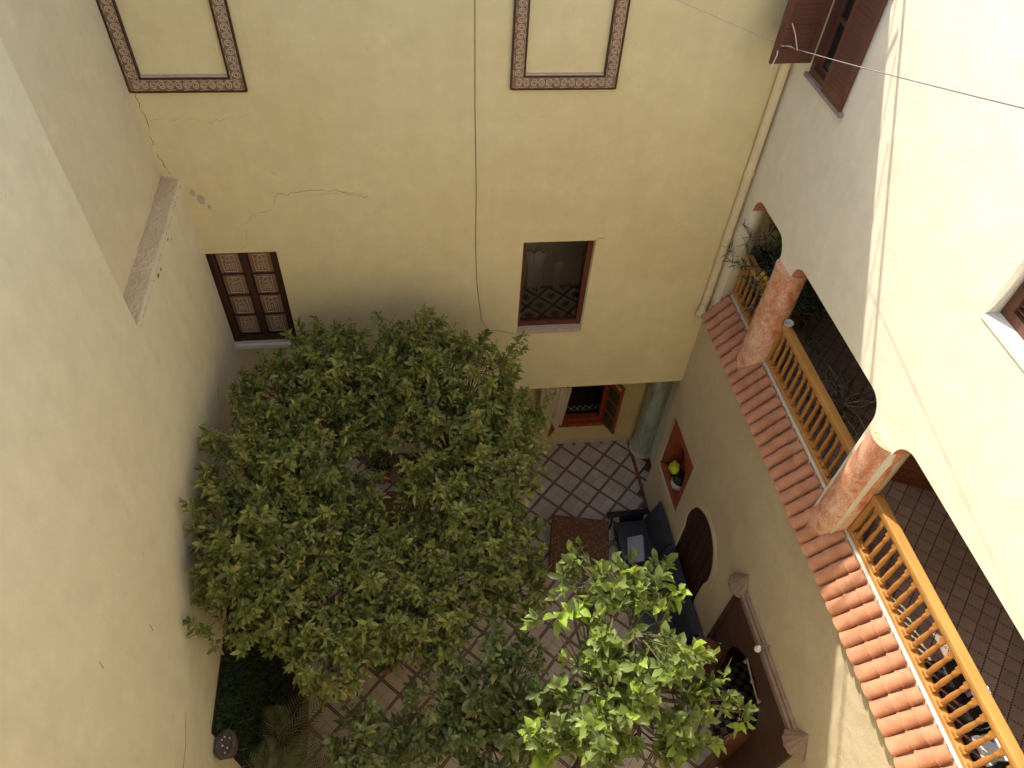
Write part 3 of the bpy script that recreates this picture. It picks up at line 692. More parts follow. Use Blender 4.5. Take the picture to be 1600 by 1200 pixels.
door_leaf(2.70, PI + .25, 1, 'near door leaf swung open into the courtyard'); door_leaf(3.96, PI - .1, -1, 'far door leaf swung open')
tubeo('bar', 'portal_trim', po, [(-.06, 3.52, 2.55), (-.075, 3.3, 2.52), (-.075, 3.1, 2.48), (-.06, 2.9, 2.4)], .016, 6)
for y in (3.5, 3.2, 2.92): latheo('stud', 'portal_trim', po, [(.028, 0), (.032, .02), (.015, .04)], 8, (-.07, y, 2.46))
lb = thing('wall_bulb', 'white light bulb on a small bracket above the carved portal', 'lamp', (XR, 3.40, 3.33))
tubeo('bracket', 'portal_trim', lb, [(.0, 0, .02), (-.1, 0, .03), (-.16, 0, .0)], .012, 6)
latheo('bulb', 'bulb', lb, [(.012, .10), (.02, .08), (.045, .03), (.05, -.01), (.03, -.045), (.006, -.056)], 14, (-.17, 0, -.05))

# ------------------------------------------------------------------ pipe, wires, rope
pp = thing('drain_pipe', 'cream painted drain pipe in the corner beside the gallery', 'pipe')
px = 4.60
tubeo('pipe', 'pipe_paint', pp, [(px, YB(px) - .065, 12.7), (px, YB(px) - .065, 9), (px, YB(px) - .065, 5.55)], .058, 14)
for z in (11.2, 8.0, 6.9): tubeo('collar', 'pipe_paint', pp, [(px, YB(px) - .065, z), (px, YB(px) - .065, z + .09)], .066, 14)
tubeo('spout', 'pipe_paint', pp, [(px, YB(px) - .06, 5.62), (px - .03, YB(px) - .11, 5.52), (px - .1, YB(px) - .18, 5.47)], [.055, .06, .066], 12)
tag(tubeo('wall_cable', 'black_wire', None, [(.856, YB(.86) - .006, 12.6), (.856, YB(.86) - .007, 10.2), (.87, YB(.87) - .007, 9.0), (.902, YB(.9) - .008, 7.8), (.90, YB(.9) - .006, 7.0), (.93, YB(.9) - .008, 6.2), (1.01, YB(1) - .008, 5.45), (1.12, YB(1.1) - .008, 5.2), (1.35, YB(1.3) - .007, 5.17), (1.59, YB(1.6) - .006, 5.07)], .0035, 5), 'thin dark cable running down the rear wall to the centre window', 'cable')
K = Vector((4.206, 7.70, 9.958))
rp = thing('clothes_line', 'taut clothes line knotted to the open brown shutter', 'rope')
E0 = Vector((1.623, -.64, 13.321)); n = 14      # the line runs on to a post on the terrace
boxo('post', 'metal_grey', rp, 1.59, 1.65, -.70, -.64, 12.34, 13.38)
tubeo('line', 'rope_grey', rp, [K + (E0 - K) * (k / n) - Vector((0, 0, .03 * math.sin(PI * k / n))) for k in range(n + 1)], .0042, 6)
tubeo('thin_line', 'metal_grey', rp, [K + (Vector((2.6, 8.19, 10.42)) - K) * (k / 6) for k in range(7)], .003, 4)
bm = bmesh.new()
for k in range(4):
    pts = [K + Vector((.022 * math.cos(a + k), .02 * math.sin(a * 1.3 + k), .024 * math.sin(a + k * 2))) for a in np.linspace(0, 6, 12)]; tube(bm, pts, .012, 5)
link('knot', mesh(bm, True), 'rope', rp)
tubeo('tail', 'rope', rp, [K, K + Vector((0, -.05, -.10)), K + Vector((-.02, -.05, -.2)), K + Vector((-.02, -.06, -.27))], .008, 5)
tubeo('tail', 'rope', rp, [K + Vector((.02, -.04, 0)), K + Vector((.10, -.10, .02)), K + Vector((.16, -.16, -.0)), K + Vector((.10, -.10, .16)), K + Vector((.05, -.06, .25))], .007, 5)
# rail along the rear parapet (its shadow falls on the sunlit wall)
pr = thing('parapet_rail', 'thin metal rail along the top of the rear roof parapet', 'railing', (0, 0, 0))
tubeo('bar', 'metal_grey', pr, [(-6, YB(-6) + .05, TOP + .42), (8, YB(8) + .05, TOP + .42)], .02, 8)
for k in range(8): tubeo('post', 'metal_grey', pr, [(-6 + k * 1.9, YB(0) + .06, TOP - .05), (-6 + k * 1.9, YB(0) + .06, TOP + .42)], .014, 6)
bm = bmesh.new()
for k in range(46): tube(bm, [(-5.9 + k * .30, YB(0) + .05, TOP + .0), (-5.9 + k * .30 + .34, YB(0) + .05, TOP + .41)], .008, 4)
link('mesh_wires', mesh(bm), 'metal_grey', pr)

# ------------------------------------------------------------------ foliage
def leaves(centres, dirs, L, wd, nper, spread=1.0, droop=.25, tint_shift=None, up=.35):
    """Rosettes of folded leaves: returns verts, faces and a tint per face."""
    n = len(centres) * nper
    C = np.repeat(centres, nper, 0); D = np.repeat(dirs, nper, 0)
    A = D * .8 + np.repeat(RNG.normal(size=(len(centres), 3)), nper, 0) * .35 * spread; A[:, 2] += up * 1.6
    A /= np.linalg.norm(A, axis=1)[:, None]
    e1 = np.cross(A, np.array([.31, .77, .2])); e1 /= np.linalg.norm(e1, axis=1)[:, None] + 1e-9; e2 = np.cross(A, e1)
    az = np.tile(np.arange(nper) * 2.4, len(centres)) + np.repeat(RNG.uniform(0, 6.28, len(centres)), nper) + RNG.normal(0, .25, n)
    po_ = np.tile(np.linspace(.35, 1.45, nper), len(centres)) + RNG.normal(0, .16, n)
    D2 = A * np.cos(po_)[:, None] + (e1 * np.cos(az)[:, None] + e2 * np.sin(az)[:, None]) * np.sin(po_)[:, None]
    side = np.cross(D2, A + RNG.normal(size=(n, 3)) * .28); side /= np.linalg.norm(side, axis=1)[:, None] + 1e-9
    nor = np.cross(side, D2); nor *= np.sign(np.sum(nor * A, 1, keepdims=True) + 1e-6)
    l = L * (RNG.uniform(.5, 1.15, n) * np.repeat(RNG.uniform(.75, 1.2, len(centres)), nper))[:, None]; w2 = wd * RNG.uniform(.8, 1.15, n)[:, None] * l / L
    base = C + D2 * .012 - A * (np.tile(np.linspace(0, .55, nper), len(centres)) * L)[:, None] + RNG.normal(size=(n, 3)) * L * .05
    dr = np.zeros((n, 3)); dr[:, 2] = -droop * RNG.uniform(.2, 1.4, n) * L
    m1 = base + D2 * l * .33 + nor * l * .03; m2 = base + D2 * l * .68 + nor * l * .02 + dr * .35; tip = base + D2 * l + dr
    fold = nor * w2 * .28
    V = np.stack([base, m1 - side * w2 * .46 + fold, m1, m1 + side * w2 * .46 + fold, m2 - side * w2 * .40 + fold, m2, m2 + side * w2 * .40 + fold, tip], 1).reshape(-1, 3)
    f = np.array([[0, 2, 1, -1], [0, 3, 2, -1], [1, 2, 5, 4], [2, 3, 6, 5], [4, 5, 7, -1], [5, 6, 7, -1]])
    return V, n, f
def leaf_mesh(parts, name='leaves'):
    Vs, loops, starts, tints = [], [], [], []; off = 0
    for V, n, tint in parts:
        Vs.append(V)
        for q in ((0, 2, 1), (0, 3, 2), (1, 2, 5, 4), (2, 3, 6, 5), (4, 5, 7), (5, 6, 7)):
            idx = off + np.arange(n)[:, None] * 8 + np.array(q)[None]
            loops.append(idx.reshape(-1)); starts.append(np.full(n, len(q))); tints.append(tint)
        off += n * 8
    V = np.concatenate(Vs); lo = np.concatenate(loops).astype(np.int32); ln = np.concatenate(starts); st = np.concatenate([[0], np.cumsum(ln)[:-1]]).astype(np.int32)
    me = bpy.data.meshes.new(name); me.vertices.add(len(V)); me.vertices.foreach_set('co', V.astype(np.float32).ravel())
    me.loops.add(len(lo)); me.loops.foreach_set('vertex_index', lo); me.polygons.add(len(st)); me.polygons.foreach_set('loop_start', st)
    me.update(calc_edges=True); me.validate()
    at = me.attributes.new('tint', 'FLOAT', 'FACE'); at.data.foreach_set('value', np.concatenate(tints).astype(np.float32))
    return me
def crown(lobes, dens, L, wd, nper, tmean=.52, tspread=.25, yellow=.013, holes=(), shell=.45, young=0):
    parts = []; tw = []
    for (x, y, z, r) in lobes:
        n = int(dens * r * r * 4 * PI * .8)
        d = RNG.normal(size=(n, 3)); d /= np.linalg.norm(d, axis=1)[:, None]
        d = d[d[:, 2] > -.55]
        a = np.sin(d[:, 0] * 5 + x * 7) * np.cos(d[:, 1] * 6 + y * 3) + np.sin(d[:, 2] * 7 + z * 5)
        rr = r * (1.0 + .13 * a) * (1 - shell * RNG.random(len(d)) ** 2.2)
        c = np.array([x, y, z]) + d * rr[:, None] * np.array([1, 1, .85])
        keep = ~((a < -.75) & (RNG.random(len(c)) < .75))
        keep &= (c[:, 0] > XL + .08) & (c[:, 1] < 8.05)
        for (hx, hy, hz, hr) in holes: keep &= np.linalg.norm(c - np.array([hx, hy, hz]), axis=1) > hr
        c, d = c[keep], d[keep]
        if len(c) > 20:                         # upright shoots standing out of the crown
            top = np.where(d[:, 2] > -.1)[0]; pick = RNG.choice(top, min(len(top), max(5, int(26 * r))), replace=False)
            C2, D3 = [], []
            for i in pick:
                v = d[i] * .6 + np.array([0, 0, .7]) + RNG.normal(size=3) * .25; v /= np.linalg.norm(v); ln = RNG.uniform(.12, .36) if RNG.random() < .75 else RNG.uniform(.36, .58)
                for q in np.linspace(.2, 1, 4 if ln < .36 else 6): C2.append(c[i] + v * ln * q); D3.append(v)
            C2 = np.array(C2); D3 = np.array(D3); kk = (C2[:, 0] > XL + .08) & (C2[:, 1] < 8.05)
            c = np.concatenate([c, C2[kk]]); d = np.concatenate([d, D3[kk]])
        V, k, f = leaves(c, d, L, wd, nper)
        cl = np.repeat(np.where(RNG.random(len(c)) < young, RNG.uniform(.12, .45, len(c)), RNG.normal(0, .10, len(c)) - (.08 if young else 0)), nper)  # brighter clusters: new growth plus sunlit brightness put into the tint
        t = np.clip(tmean + cl + RNG.normal(0, tspread, k), 0, .93); yl = RNG.random(k); t = np.where(yl < yellow, RNG.uniform(.95, 1, k), t)
        parts.append((V, k, t)); tw.append((c, np.array([x, y, z])))
    return leaf_mesh(parts), tw
def wood(trunk, lobes, tw, r0, fork, nt=26):
    bm = bmesh.new(); T = [Vector(p) for p in trunk]
    n = len(T); tube(bm, T, [r0 * (1 - .35 * k / (n - 1)) for k in range(n)], 10)
    F = T[-1]
    for (x, y, z, r), (c, ctr) in zip(lobes, tw):
        L_ = Vector((x, y, z)); mid = (F + L_) / 2 + Vector((random.gauss(0, .12), random.gauss(0, .12), -.12))
        tube(bm, [F - Vector((0, 0, .1)), mid, L_], [r0 * .5, r0 * .34, r0 * .18], 6)
        if len(c):
            for i in RNG.choice(len(c), min(nt, len(c)), replace=False):
                p = Vector(c[i]); q = (L_ + p) / 2 + Vector((random.gauss(0, .05), random.gauss(0, .05), random.gauss(0, .05)))
                s = mid if random.random() < .4 else L_
                tube(bm, [s, q, p], [r0 * .13, r0 * .09, .004], 4, False)
            for i in RNG.choice(len(c), min(3, len(c)), replace=False):      # bare twig ends
                p = Vector(c[i]); v = (p - L_).normalized() * r * random.uniform(.12, .3) + Vector((random.gauss(0, .06), random.gauss(0, .06), random.gauss(.03, .06)))
                tube(bm, [p - v * .6, p + v * .4, p + v + Vector((random.gauss(0, .03), random.gauss(0, .03), 0))], [.007, .005, .002], 4, False)
    return mesh(bm, True)
def tree(name, label, cat, trunk, lobes, mat, dens, L, wd, nper, r0, group=None, fruit=(), **kw):
    t = thing(name, label, cat, tuple(trunk[0]), 0, group); inv = Matrix.Translation(-Vector(trunk[0]))
    me, tw = crown(lobes, dens, L, wd, nper, **kw); me.transform(inv); link('crown', me, mat, t)['kind'] = 'stuff'
    wm = wood(trunk, lobes, tw, r0, None); wm.transform(inv); link('trunk', wm, 'stem', t)
    for p in fruit:
        bm = bmesh.new(); bmesh.ops.create_uvsphere(bm, u_segments=12, v_segments=8, radius=.036); link('fruit', mesh(bm, True), 'orange_skin', t, tuple(Vector(p) - Vector(trunk[0])))
    return t
HOLE = [(-.62, 5.85, 4.75, .36), (-.63, 6.25, 4.2, .36), (-.60, 5.50, 4.75, .30)]
LA = [(-1.2, 7.0, 6.05, .46), (-1.89, 6.6, 5.66, .58), (-.95, 6.75, 5.72, .50), (-1.42, 6.1, 5.53, .55), (-1.55, 7.2, 5.5, .4), (-.62, 6.75, 5.70, .40), (-.85, 6.45, 5.25, .42)]
LB = [(.01, 7.1, 6.0, .50), (.71, 6.9, 5.66, .56), (-.22, 6.85, 5.72, .45), (1.16, 6.3, 5.25, .52), (.42, 6.1, 5.45, .55), (.92, 5.4, 5.24, .58), (.25, 5.3, 5.45, .38), (.05, 6.9, 5.3, .45), (-.15, 6.35, 5.45, .42), (-.35, 6.5, 5.3, .36)]
LC = [(-2.25, 5.5, 5.72, .58), (-1.72, 5.4, 5.41, .60), (-2.30, 4.5, 5.62, .50), (-1.79, 4.6, 5.22, .68), (-2.2, 4.0, 5.18, .50), (-1.47, 3.9, 4.86, .60), (-.98, 4.6, 4.88, .46), (-1.23, 3.4, 4.82, .46), (-1.15, 5.5, 5.0, .40)]
LD = [(-.46, 4.5, 4.8, .62), (.27, 4.4, 4.67, .64), (.88, 4.6, 4.87, .50), (-.22, 3.75, 4.52, .50), (1.08, 4.1, 4.55, .36), (-.72, 3.75, 4.75, .40), (.61, 4.9, 5.15, .46), (-.1, 5.2, 4.9, .36)]
LE = [(1.66, 3.25, 6.42, .33), (2.25, 3.22, 6.22, .28), (1.41, 3.0, 6.15, .36), (1.99, 2.8, 6.05, .45), (1.72, 2.4, 5.68, .48), (2.5, 2.4, 5.32, .40), (2.92, 2.3, 5.25, .28), (3.40, 2.22, 4.75, .20), (1.32, 2.1, 5.12, .38), (2.11, 2.0, 4.9, .48), (2.63, 3.2, 6.05, .20)]
LF = [(.69, 2.9, 4.37, .45), (.21, 2.7, 3.99, .40), (1.13, 2.7, 3.88, .44), (-.15, 2.9, 4.56, .24), (1.04, 3.2, 4.45, .28), (.59, 2.5, 3.46, .44)]
LG = [(-.96, 2.6, 3.9, .32), (-.43, 2.6, 3.66, .36), (-1.21, 2.4, 3.98, .2)]
OL = dict(dens=76, L=.124, wd=.054, nper=8, r0=.075)
tree('orange_tree', 'orange tree in front of the panelled shutter window', 'tree', [(-1.3, 6.9, 0), (-1.35, 6.8, 1.5), (-1.3, 6.7, 3.2), (-1.35, 6.7, 4.6)], LA, 'leaf_orange', **OL, group='courtyard orange trees', holes=HOLE, fruit=[(-.80, 6.45, 5.95)])
tree('orange_tree', 'orange tree with reddish twigs left of the centre window', 'tree', [(.45, 6.7, 0), (.4, 6.6, 1.6), (.45, 6.4, 3.2), (.4, 6.4, 4.4)], LB, 'leaf_orange', **OL, group='courtyard orange trees', holes=HOLE, fruit=[(-.25, 6.4, 5.95)])
tree('orange_tree', 'widest orange tree crown pressing against the left wall', 'tree', [(-1.8, 4.8, 0), (-1.75, 4.75, 1.5), (-1.8, 4.7, 3.0), (-1.75, 4.7, 4.2)], LC, 'leaf_orange', **OL, group='courtyard orange trees', holes=HOLE)
tree('orange_tree', 'orange tree in the middle of the courtyard, left of the lemon tree', 'tree', [(.1, 4.5, 0), (.15, 4.45, 1.5), (.1, 4.4, 2.8), (.1, 4.4, 3.9)], LD, 'leaf_orange', **OL, group='courtyard orange trees', holes=HOLE, fruit=[(.95, 3.98, 4.85)])
CP = Vector((0, 0, 13.447))
LE = [(*(CP + (Vector(q[:3]) - CP) * 1.035), q[3] * 1.035) for q in LE]
tree('lemon_tree', 'tall light green lemon tree with sunlit shoots in front of the sofa', 'tree', [(1.9, 2.6, 0), (1.95, 2.6, 1.8), (1.85, 2.65, 3.4), (1.9, 2.6, 4.6)], LE, 'leaf_lemon', 23, .175, .098, 7, .07, tmean=.48, tspread=.13, yellow=.01, shell=.6, young=.34)
tree('young_tree', 'dark leafed low tree below the lemon tree', 'tree', [(.6, 2.8, 0), (.62, 2.8, 1.3), (.6, 2.8, 2.6)], LF, 'leaf_shade', 34, .155, .078, 7, .05, tmean=.4, yellow=.015, shell=.6)
tree('young_tree', 'small tree beside the palms at the near left', 'tree', [(-.75, 2.4, 0), (-.75, 2.45, 1.4), (-.75, 2.5, 2.8)], LG, 'leaf_shade', 44, .15, .072, 7, .045, tmean=.55, yellow=.02, shell=.6)
# palms
def palm(x, y, h, n, label, r=.9):
    t = thing('potted_palm', label, 'palm', (x, y, 0), 0, 'palms by the left wall')
    for k in range(n):
        a = 2 * PI * k / n + random.uniform(-.25, .25); bm = bmesh.new(); pts = []
        L = r * random.uniform(.8, 1.1); el = random.uniform(.45, 1.05)
        for i in range(9):
            s = i / 8 * L; pts.append(Vector((math.cos(a) * s * math.cos(el) * 1.25, math.sin(a) * s * math.cos(el) * 1.25, h + s * math.sin(el) - .38 * (s / L) ** 2 * L)))
        tube(bm, pts, [.010 * (1 - .8 * i / 8) for i in range(9)], 4)
        for i in range(2, 19):
            u = i / 18 * 8; i0 = min(7, int(u)); p = pts[i0].lerp(pts[i0 + 1], u - i0); d = (pts[i0 + 1] - pts[i0]).normalized(); sd_ = d.cross(Vector((0, 0, 1))).normalized()
            ll = .34 * math.sin(PI * min(1, .15 + i / 20)) * r
            for s in (-1, 1):
                q = p + (sd_ * s * .8 + d * .65 + Vector((0, 0, -.12))).normalized() * ll; wv = d * .015
                bm.faces.new([bm.verts.new(v) for v in (p - wv * .4, p.lerp(q, .4) - wv, q, p.lerp(q, .4) + wv)])
        me = mesh(bm); at = me.attributes.new('tint', 'FLOAT', 'FACE'); at.data.foreach_set('value', RNG.random(len(me.polygons)).astype(np.float32))
        link('frond', me, 'leaf_palm', t)
    tubeo('trunk', 'stem', t, [(0, 0, .3), (0, 0, h)], [.07, .05], 8)
    latheo('pot', 'terracotta', t, [(.12, 0), (.17, .3), (.19, .36), (.165, .36), (.15, .32)], 16)
palm(-2.45, 3.35, 1.5, 11, 'feathery palm at the foot of the green hedge screen'); palm(-2.15, 2.75, 1.6, 10, 'feathery palm nearest the camera, below the other palms'); palm(-2.5, 2.75, 2.2, 8, 'taller palm crowding the left wall', .7)
# planting strip with brick edge, hedge screen on the wall
boxo('soil', 'soil', None, XL + .01, -2.40, .6, 6.0, -.005, .05); tag(bpy.data.objects['soil'], 'dark soil strip along the left wall', None, kind='structure')
be = thing('brick_edging', 'red brick edging of the planting strip on the left', 'edging', (0, 0, 0))
y = .7
while y < 6.0: boxo('brick', 'brick_edge', be, -2.40, -2.31, y, y + .20, 0, .10 + random.uniform(-.004, .004), .006); y += .208
hp = thing('hedge_screen', 'dark green artificial hedge screen fixed to the left wall', 'hedge', (XL, 0, 0))
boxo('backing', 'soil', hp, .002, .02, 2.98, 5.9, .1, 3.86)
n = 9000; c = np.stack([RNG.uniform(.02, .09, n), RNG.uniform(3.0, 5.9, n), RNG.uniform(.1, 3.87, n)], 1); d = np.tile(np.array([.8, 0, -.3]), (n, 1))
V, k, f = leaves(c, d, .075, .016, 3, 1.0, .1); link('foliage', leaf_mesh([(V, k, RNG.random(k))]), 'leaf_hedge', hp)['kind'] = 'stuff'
st = thing('stone_bracket', 'weathered grey brown stone block at the end of the hedge screen', 'bracket', (XL, 2.88, 3.5))
bm = bmesh.new(); lathe(bm, [(.05, -.25), (.14, -.05), (.20, .12), (.22, .25), (.17, .27), (.1, .24), (.001, .24)], 9); bmesh.ops.scale(bm, vec=(.75, 1, 1), verts=bm.verts)
for v in bm.verts: v.co *= .82; v.co += Vector((.14 + random.gauss(0, .01), random.gauss(0, .012), random.gauss(0, .012)))
link('block', mesh(bm), 'grey_stone', st)
for k in range(7):
    bm = bmesh.new(); bmesh.ops.create_icosphere(bm, subdivisions=1, radius=random.uniform(.009, .016)); link('pebble', mesh(bm), 'bulb', st, (.15 + random.uniform(-.09, .09), random.uniform(-.1, .1), .205))

# ------------------------------------------------------------------ courtyard furniture
sf = thing('leather_sofa', 'long navy black leather sofa along the right wall', 'sofa', (4.18, 5.88, 0))
L = 2.94; nseg = 3
boxo('base', 'leather', sf, -.42, .44, -L / 2 + .08, L / 2 - .08, .12, .30, .02)
for k in range(nseg):
    a = -L / 2 + .12 + k * (L - .24) / nseg; b = a + (L - .24) / nseg - .012
    boxo('seat_cushion', 'leather', sf, -.46, .22, a, b, .30, .45, .05, smooth=True)
    boxo('back_cushion', 'leather', sf, -.09, .09, a, b, -.05, .56, .06, Matrix.Translation((.27, 0, .44)) @ Matrix.Rotation(.24, 4, 'Y'), True)
boxo('back_frame', 'leather', sf, .40, .47, -L / 2 + .05, L / 2 - .05, .15, .98, .03, smooth=True)
for s in (-1, 1):
    y = s * (L / 2 - .04)
    boxo('armrest', 'black_arm', sf, -.60, .28, y - .055, y + .055, .55, .63, .025, smooth=True)
    for x in (-.46, .15): tubeo('arm_post', 'black_arm', sf, [(x, y, .0), (x, y, .56)], .024, 8)
    boxo('arm_cushion', 'black_arm', sf, -.3, .2, y - .05, y + .05, .3, .5, .03, smooth=True)
cu = bmesh.new(); box(cu, -.17, .17, -.28, .28, -.045, .045, .04, Matrix.Rotation(-.55, 4, 'Y'))
o = tag(link('cushion', mesh(cu, True), 'grey_cloth', None, (3.98, 6.48, .62)), 'pale grey blue cushion lying on the leather sofa', 'cushion'); o.rotation_euler = (0, 0, -.2)
tbq = thing('low_table', 'low square table under a brown patterned cloth beside the sofa', 'table', (2.93, 6.80, 0), math.radians(-13))
boxo('tablecloth', 'brown_cloth', tbq, -.58, .58, -.58, .58, .455, .50, .015)
for (a, b, c, d) in ((-.582, -.57, -.58, .58), (.57, .582, -.58, .58)): boxo('cloth_side', 'brown_cloth', tbq, a, b, c, d, .22, .47)
for (c, d) in ((-.582, -.57), (.57, .582)): boxo('cloth_side', 'brown_cloth', tbq, -.57, .57, c, d, .22, .47)
for sx in (-1, 1):
    for sy in (-1, 1): boxo('leg', 'wood_dark', tbq, sx * .5 - .03, sx * .5 + .03, sy * .5 - .03, sy * .5 + .03, 0, .456)
# round wicker table and pots seen through the gap between the crowns
wt = thing('round_table', 'round wicker table seen through the gap between the tree crowns', 'table', (-.72, 7.62, 0))
latheo('table_top', 'wicker', wt, [(.55, .70), (.60, .72), (.60, .75), (.54, .75), (.52, .742), (.02, .742)], 36)
bm = bmesh.new()
for k in range(64): tube(bm, [(.57 * math.cos(2 * PI * k / 64), .57 * math.sin(2 * PI * k / 64), .74), (.57 * math.cos(2 * PI * (k + .8) / 64), .57 * math.sin(2 * PI * (k + .8) / 64), .765), (.605 * math.cos(2 * PI * (k + 1) / 64), .605 * math.sin(2 * PI * (k + 1) / 64), .735)], .012, 4)
link('braided_rim', mesh(bm, True), 'wicker', wt)
for r_ in (.14, .24, .34, .44): tubeo('woven_ring', 'wicker', wt, [(r_ * math.cos(2 * PI * k / 30), r_ * math.sin(2 * PI * k / 30), .745) for k in range(31)], .010, 5)
for k in range(12): tubeo('woven_spoke', 'wicker', wt, [(.05 * math.cos(k * PI / 6), .05 * math.sin(k * PI / 6), .744), (.53 * math.cos(k * PI / 6), .53 * math.sin(k * PI / 6), .744)], .009, 5)
for k in range(4): tubeo('leg', 'wicker', wt, [(.2 * math.cos(k * PI / 2), .2 * math.sin(k * PI / 2), .7), (.4 * math.cos(k * PI / 2), .4 * math.sin(k * PI / 2), 0)], .025, 8)
def pot(x, y, s, label, plant=True):
    t = thing('plant_pot', label, 'pot', (x, y, 0), 0, 'terracotta pots'); latheo('pot', 'terracotta', t, [(.16 * s, 0), (.22 * s, .3 * s), (.25 * s, .36 * s), (.26 * s, .42 * s), (.22 * s, .42 * s), (.2 * s, .36 * s), (.01, .35 * s)], 20)
    latheo('soil', 'soil', t, [(.2 * s, .365 * s), (.19 * s, .372 * s), (.01, .38 * s)], 16)
    nn = 90; cc = RNG.normal(size=(nn, 3)) * np.array([.12, .12, .10]) * s + np.array([0, 0, .58 * s]); dd = RNG.normal(size=(nn, 3)); dd /= np.linalg.norm(dd, axis=1)[:, None]
    V, k, f = leaves(cc, dd, .13, .05, 5); link('foliage', leaf_mesh([(V, k, RNG.uniform(0, .5, k))]), 'leaf_shade', t)['kind'] = 'stuff'
    tubeo('stem', 'stem', t, [(0, 0, .37 * s), (.01, .01, .6 * s)], .015, 6)
pot(-1.0, 9.1, 1.2, 'terracotta pot left of the pot behind the wicker table'); pot(-.3, 8.95, 1.0, 'terracotta pot right behind the wicker table'); pot(-.95, 5.0, 1.1, 'terracotta pot at the foot of the trees near the bare tiles')
# niche things
vz = thing('vase', 'white and black vase standing in the red niche', 'vase', (XR + .16, 7.26, 1.50))
latheo('body', 'ceramic', vz, [(.07, 0), (.13, .06), (.165, .16), (.15, .26)], 20); latheo('neck', 'black_glaze', vz, [(.15, .26), (.12, .34), (.075, .40), (.085, .46), (.06, .46)], 20)
tubeo('handle', 'ceramic', vz, [(.03, -.13, .28), (.03, -.19, .36), (.03, -.14, .44), (.03, -.08, .43)], .013, 6)
bm = bmesh.new(); bmesh.ops.create_icosphere(bm, subdivisions=3, radius=1)
for v in bm.verts: v.co = Vector((v.co.x * .10, v.co.y * .15, v.co.z * .13)) * (1 + .18 * math.sin(v.co.x * 5) * math.cos(v.co.z * 4 + v.co.y * 5))
tag(link('yellow_cloth', mesh(bm, True), 'yellow_cloth', None, (XR + .10, 7.50, 1.82)), 'crumpled yellow cloth on the jug in the red niche', 'cloth')
jg = thing('dark_jug', 'dark jug lying behind the yellow cloth in the niche', 'jug', (XR + .18, 7.55, 1.50))
latheo('body', 'black_glaze', jg, [(.08, 0), (.12, .1), (.11, .2), (.05, .3), (.05, .36)], 16); tubeo('spout', 'black_glaze', jg, [(0, .05, .22), (-.16, .12, .28), (-.30, .16, .27)], .025, 8)

# ------------------------------------------------------------------ gallery things
def shrub(name, label, cat, x, y, z, n, L, leafy, mat, up=1.0, out=.8, lean=(0, 0), stem='dry_stem', lw=.012, ll=.10, per=16, potr=.17):
    t = thing(name, label, cat, (x, y, z)); bm = bmesh.new(); C, D = [], []
    for k in range(n):
        a = random.uniform(0, 2 * PI); d = Vector((math.cos(a) * out + lean[0], math.sin(a) * out + lean[1], up * random.uniform(.5, 1.1))).normalized(); p = Vector((0, 0, .28)); pts = [p.copy()]
        for i in range(7): d = (d + Vector((random.gauss(0, .2), random.gauss(0, .2), random.gauss(0, .12) - .04))).normalized(); p = p + d * L / 7 * random.uniform(.8, 1.2); pts.append(p.copy())
        tube(bm, pts, [.010 * (1 - .8 * i / 7) + .002 for i in range(8)], 4)
        for i in range(per):
            j = random.randint(2, 7); q = pts[j].lerp(pts[j - 1], random.random()); C.append(q); D.append((d + Vector((random.gauss(0, .6), random.gauss(0, .6), random.gauss(0, .5)))).normalized())
    link('stems', mesh(bm), stem, t)
    V, k, f = leaves(np.array(C), np.array(D), ll, lw, 3, .9, .2); link('foliage', leaf_mesh([(V, k, np.clip(RNG.normal(.4, .25, k), 0, 1))]), mat, t)['kind'] = 'stuff'
    latheo('pot', 'terracotta', t, [(potr * .65, 0), (potr, .26), (potr * 1.1, .30), (potr * .9, .30), (potr * .8, .27), (.01, .27)], 16)
shrub('potted_shrub', 'spiky evergreen pot plant leaning over the short railing', 'plant', 5.35, 7.25, 5.80, 8, .8, 1, 'leaf_dry', 1.3, .5, (.5, -.1), ll=.09, per=8)
shrub('potted_shrub', 'dry twiggy pot plant behind the railing between the columns', 'plant', 5.60, 5.55, 5.80, 22, .75, 1, 'leaf_dry', .7, 1.0, (.0, -.1), ll=.16, lw=.018, per=12)
shrub('potted_shrub', 'dark pot plant deep in the far gallery bay', 'plant', 5.75, 7.45, 5.80, 70, 1.55, 1, 'leaf_hedge', 1.3, .75, (.1, .1), ll=.16, lw=.016, per=40)
sp_ = thing('sprig', 'thin pine like sprig poking out beside the drain pipe', 'plant', (XG, 7.60, 6.80))
bm = bmesh.new(); B = [(0, 0, 0), (-.10, .10, .12), (-.16, .16, .28), (-.14, .16, .42), (-.22, .28, .52)]; tube(bm, B, [.009, .008, .006, .005, .003], 5)
for e in ((-.14, .16, .42), (-.22, .28, .52), (-.05, .05, .44), (-.16, .16, .30)):
    for k in range(11): dv = Vector((random.gauss(0, 1), random.gauss(0, 1), random.gauss(.2, 1))).normalized() * random.uniform(.10, .2); tube(bm, [e, Vector(e) + dv * .5 + Vector((0, 0, .01)), Vector(e) + dv], [.004, .003, .0015], 3)
tube(bm, [(-.14, .16, .42), (-.05, .05, .44)], .004, 4)
me = mesh(bm); at = me.attributes.new('tint', 'FLOAT', 'FACE'); at.data.foreach_set('value', np.full(len(me.polygons), .35, np.float32)); link('twigs', me, 'leaf_dry', sp_)
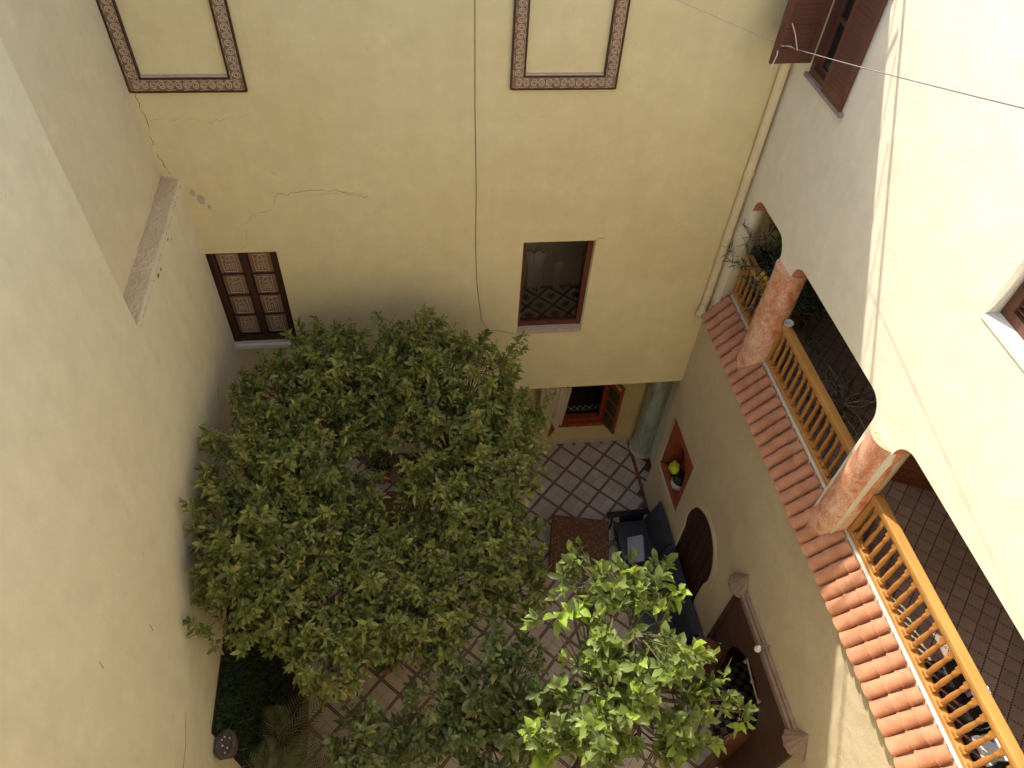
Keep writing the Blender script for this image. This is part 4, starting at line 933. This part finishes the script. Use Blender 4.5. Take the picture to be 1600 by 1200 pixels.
for k, (y, nm) in enumerate(((7.36, 'farthest'), (7.26, 'middle'), (7.16, 'nearest'))):
    bm = bmesh.new(); bmesh.ops.create_uvsphere(bm, u_segments=12, v_segments=8, radius=.042); bmesh.ops.scale(bm, vec=(1, 1, .95), verts=bm.verts)
    o = thing('lemon', f'{nm} of three yellow lemons lined up on the short railing', 'fruit', (XG + .02, y, 6.866), 0, 'lemons on the railing'); link('peel', mesh(bm, True), 'yellow_lemon', o)
    latheo('tip', 'yellow_lemon', o, [(.012, 0), (.006, .012), (.001, .016)], 8, (0, 0, .034))
gj = thing('glass_jar', 'small clear glass bowl on the railing beside the farther column', 'jar', (XG, 6.36, 6.826)); latheo('bowl', 'ceramic', gj, [(.04, 0), (.062, .03), (.066, .06), (.058, .06), (.05, .03), (.01, .012)], 18)
# ribbed chest and bench things in the nearest bay
ch = thing('ribbed_chest', 'brown slatted wooden chest standing on the gallery floor behind the nearer column', 'chest', (6.45, 4.45, 5.805), -.45)
boxo('body', 'ribbed', ch, -.62, .62, -.2, .2, 0, .62)
for k in range(13): boxo('slat', 'ribbed', ch, -.63, .63, -.225, -.2, .02 + k * .046, .052 + k * .046)
bn = thing('low_bench', 'low bench against the railing in the nearest gallery bay', 'bench', (5.22, 1.35, 5.805))
boxo('seat', 'wood_dark', bn, -.2, .2, -.75, .8, .20, .25, .01)
for a in (-.16, .16):
    for b in (-.68, .72): boxo('leg', 'wood_dark', bn, a - .025, a + .025, b - .025, b + .025, 0, .2)
def blob(name, label, cat, mat, x, y, z, sx, sy, sz, rz=0, p=3.0):
    bm = bmesh.new(); bmesh.ops.create_icosphere(bm, subdivisions=3, radius=1)
    for v in bm.verts:
        q = Vector([math.copysign(abs(a) ** (2 / p), a) for a in v.co]); v.co = Vector((q.x * sx, q.y * sy, q.z * sz))
    o = tag(link(name, mesh(bm, True), mat, None, (x, y, z)), label, cat); o.rotation_euler = (0, 0, rz); return o
zb = 6.055
blob('dark_cushion', 'glossy dark cushion at the far end of the gallery bench', 'cushion', 'black_glaze', 5.20, 1.95, zb + .09, .17, .17, .09)
blob('dark_cushion', 'glossy dark cushion in the middle of the gallery bench', 'cushion', 'black_glaze', 5.22, 1.58, zb + .09, .18, .15, .09, .3)
blob('dark_cushion', 'glossy brown dark cushion at the near end of the gallery bench', 'cushion', 'black_glaze', 5.22, .98, zb + .09, .18, .16, .09, -.2)
tag(boxo('printed_cloth', 'blue_print', None, 5.08, 5.40, 1.12, 1.40, zb + .002, zb + .05, .015), 'white cloth with blue print folded on the gallery bench', 'cloth')
tag(boxo('printed_cloth', 'blue_print', None, 5.25, 5.42, 1.72, 1.80, zb + .002, zb + .16, .015), 'narrow white and blue cloth between two dark cushions', 'cloth')
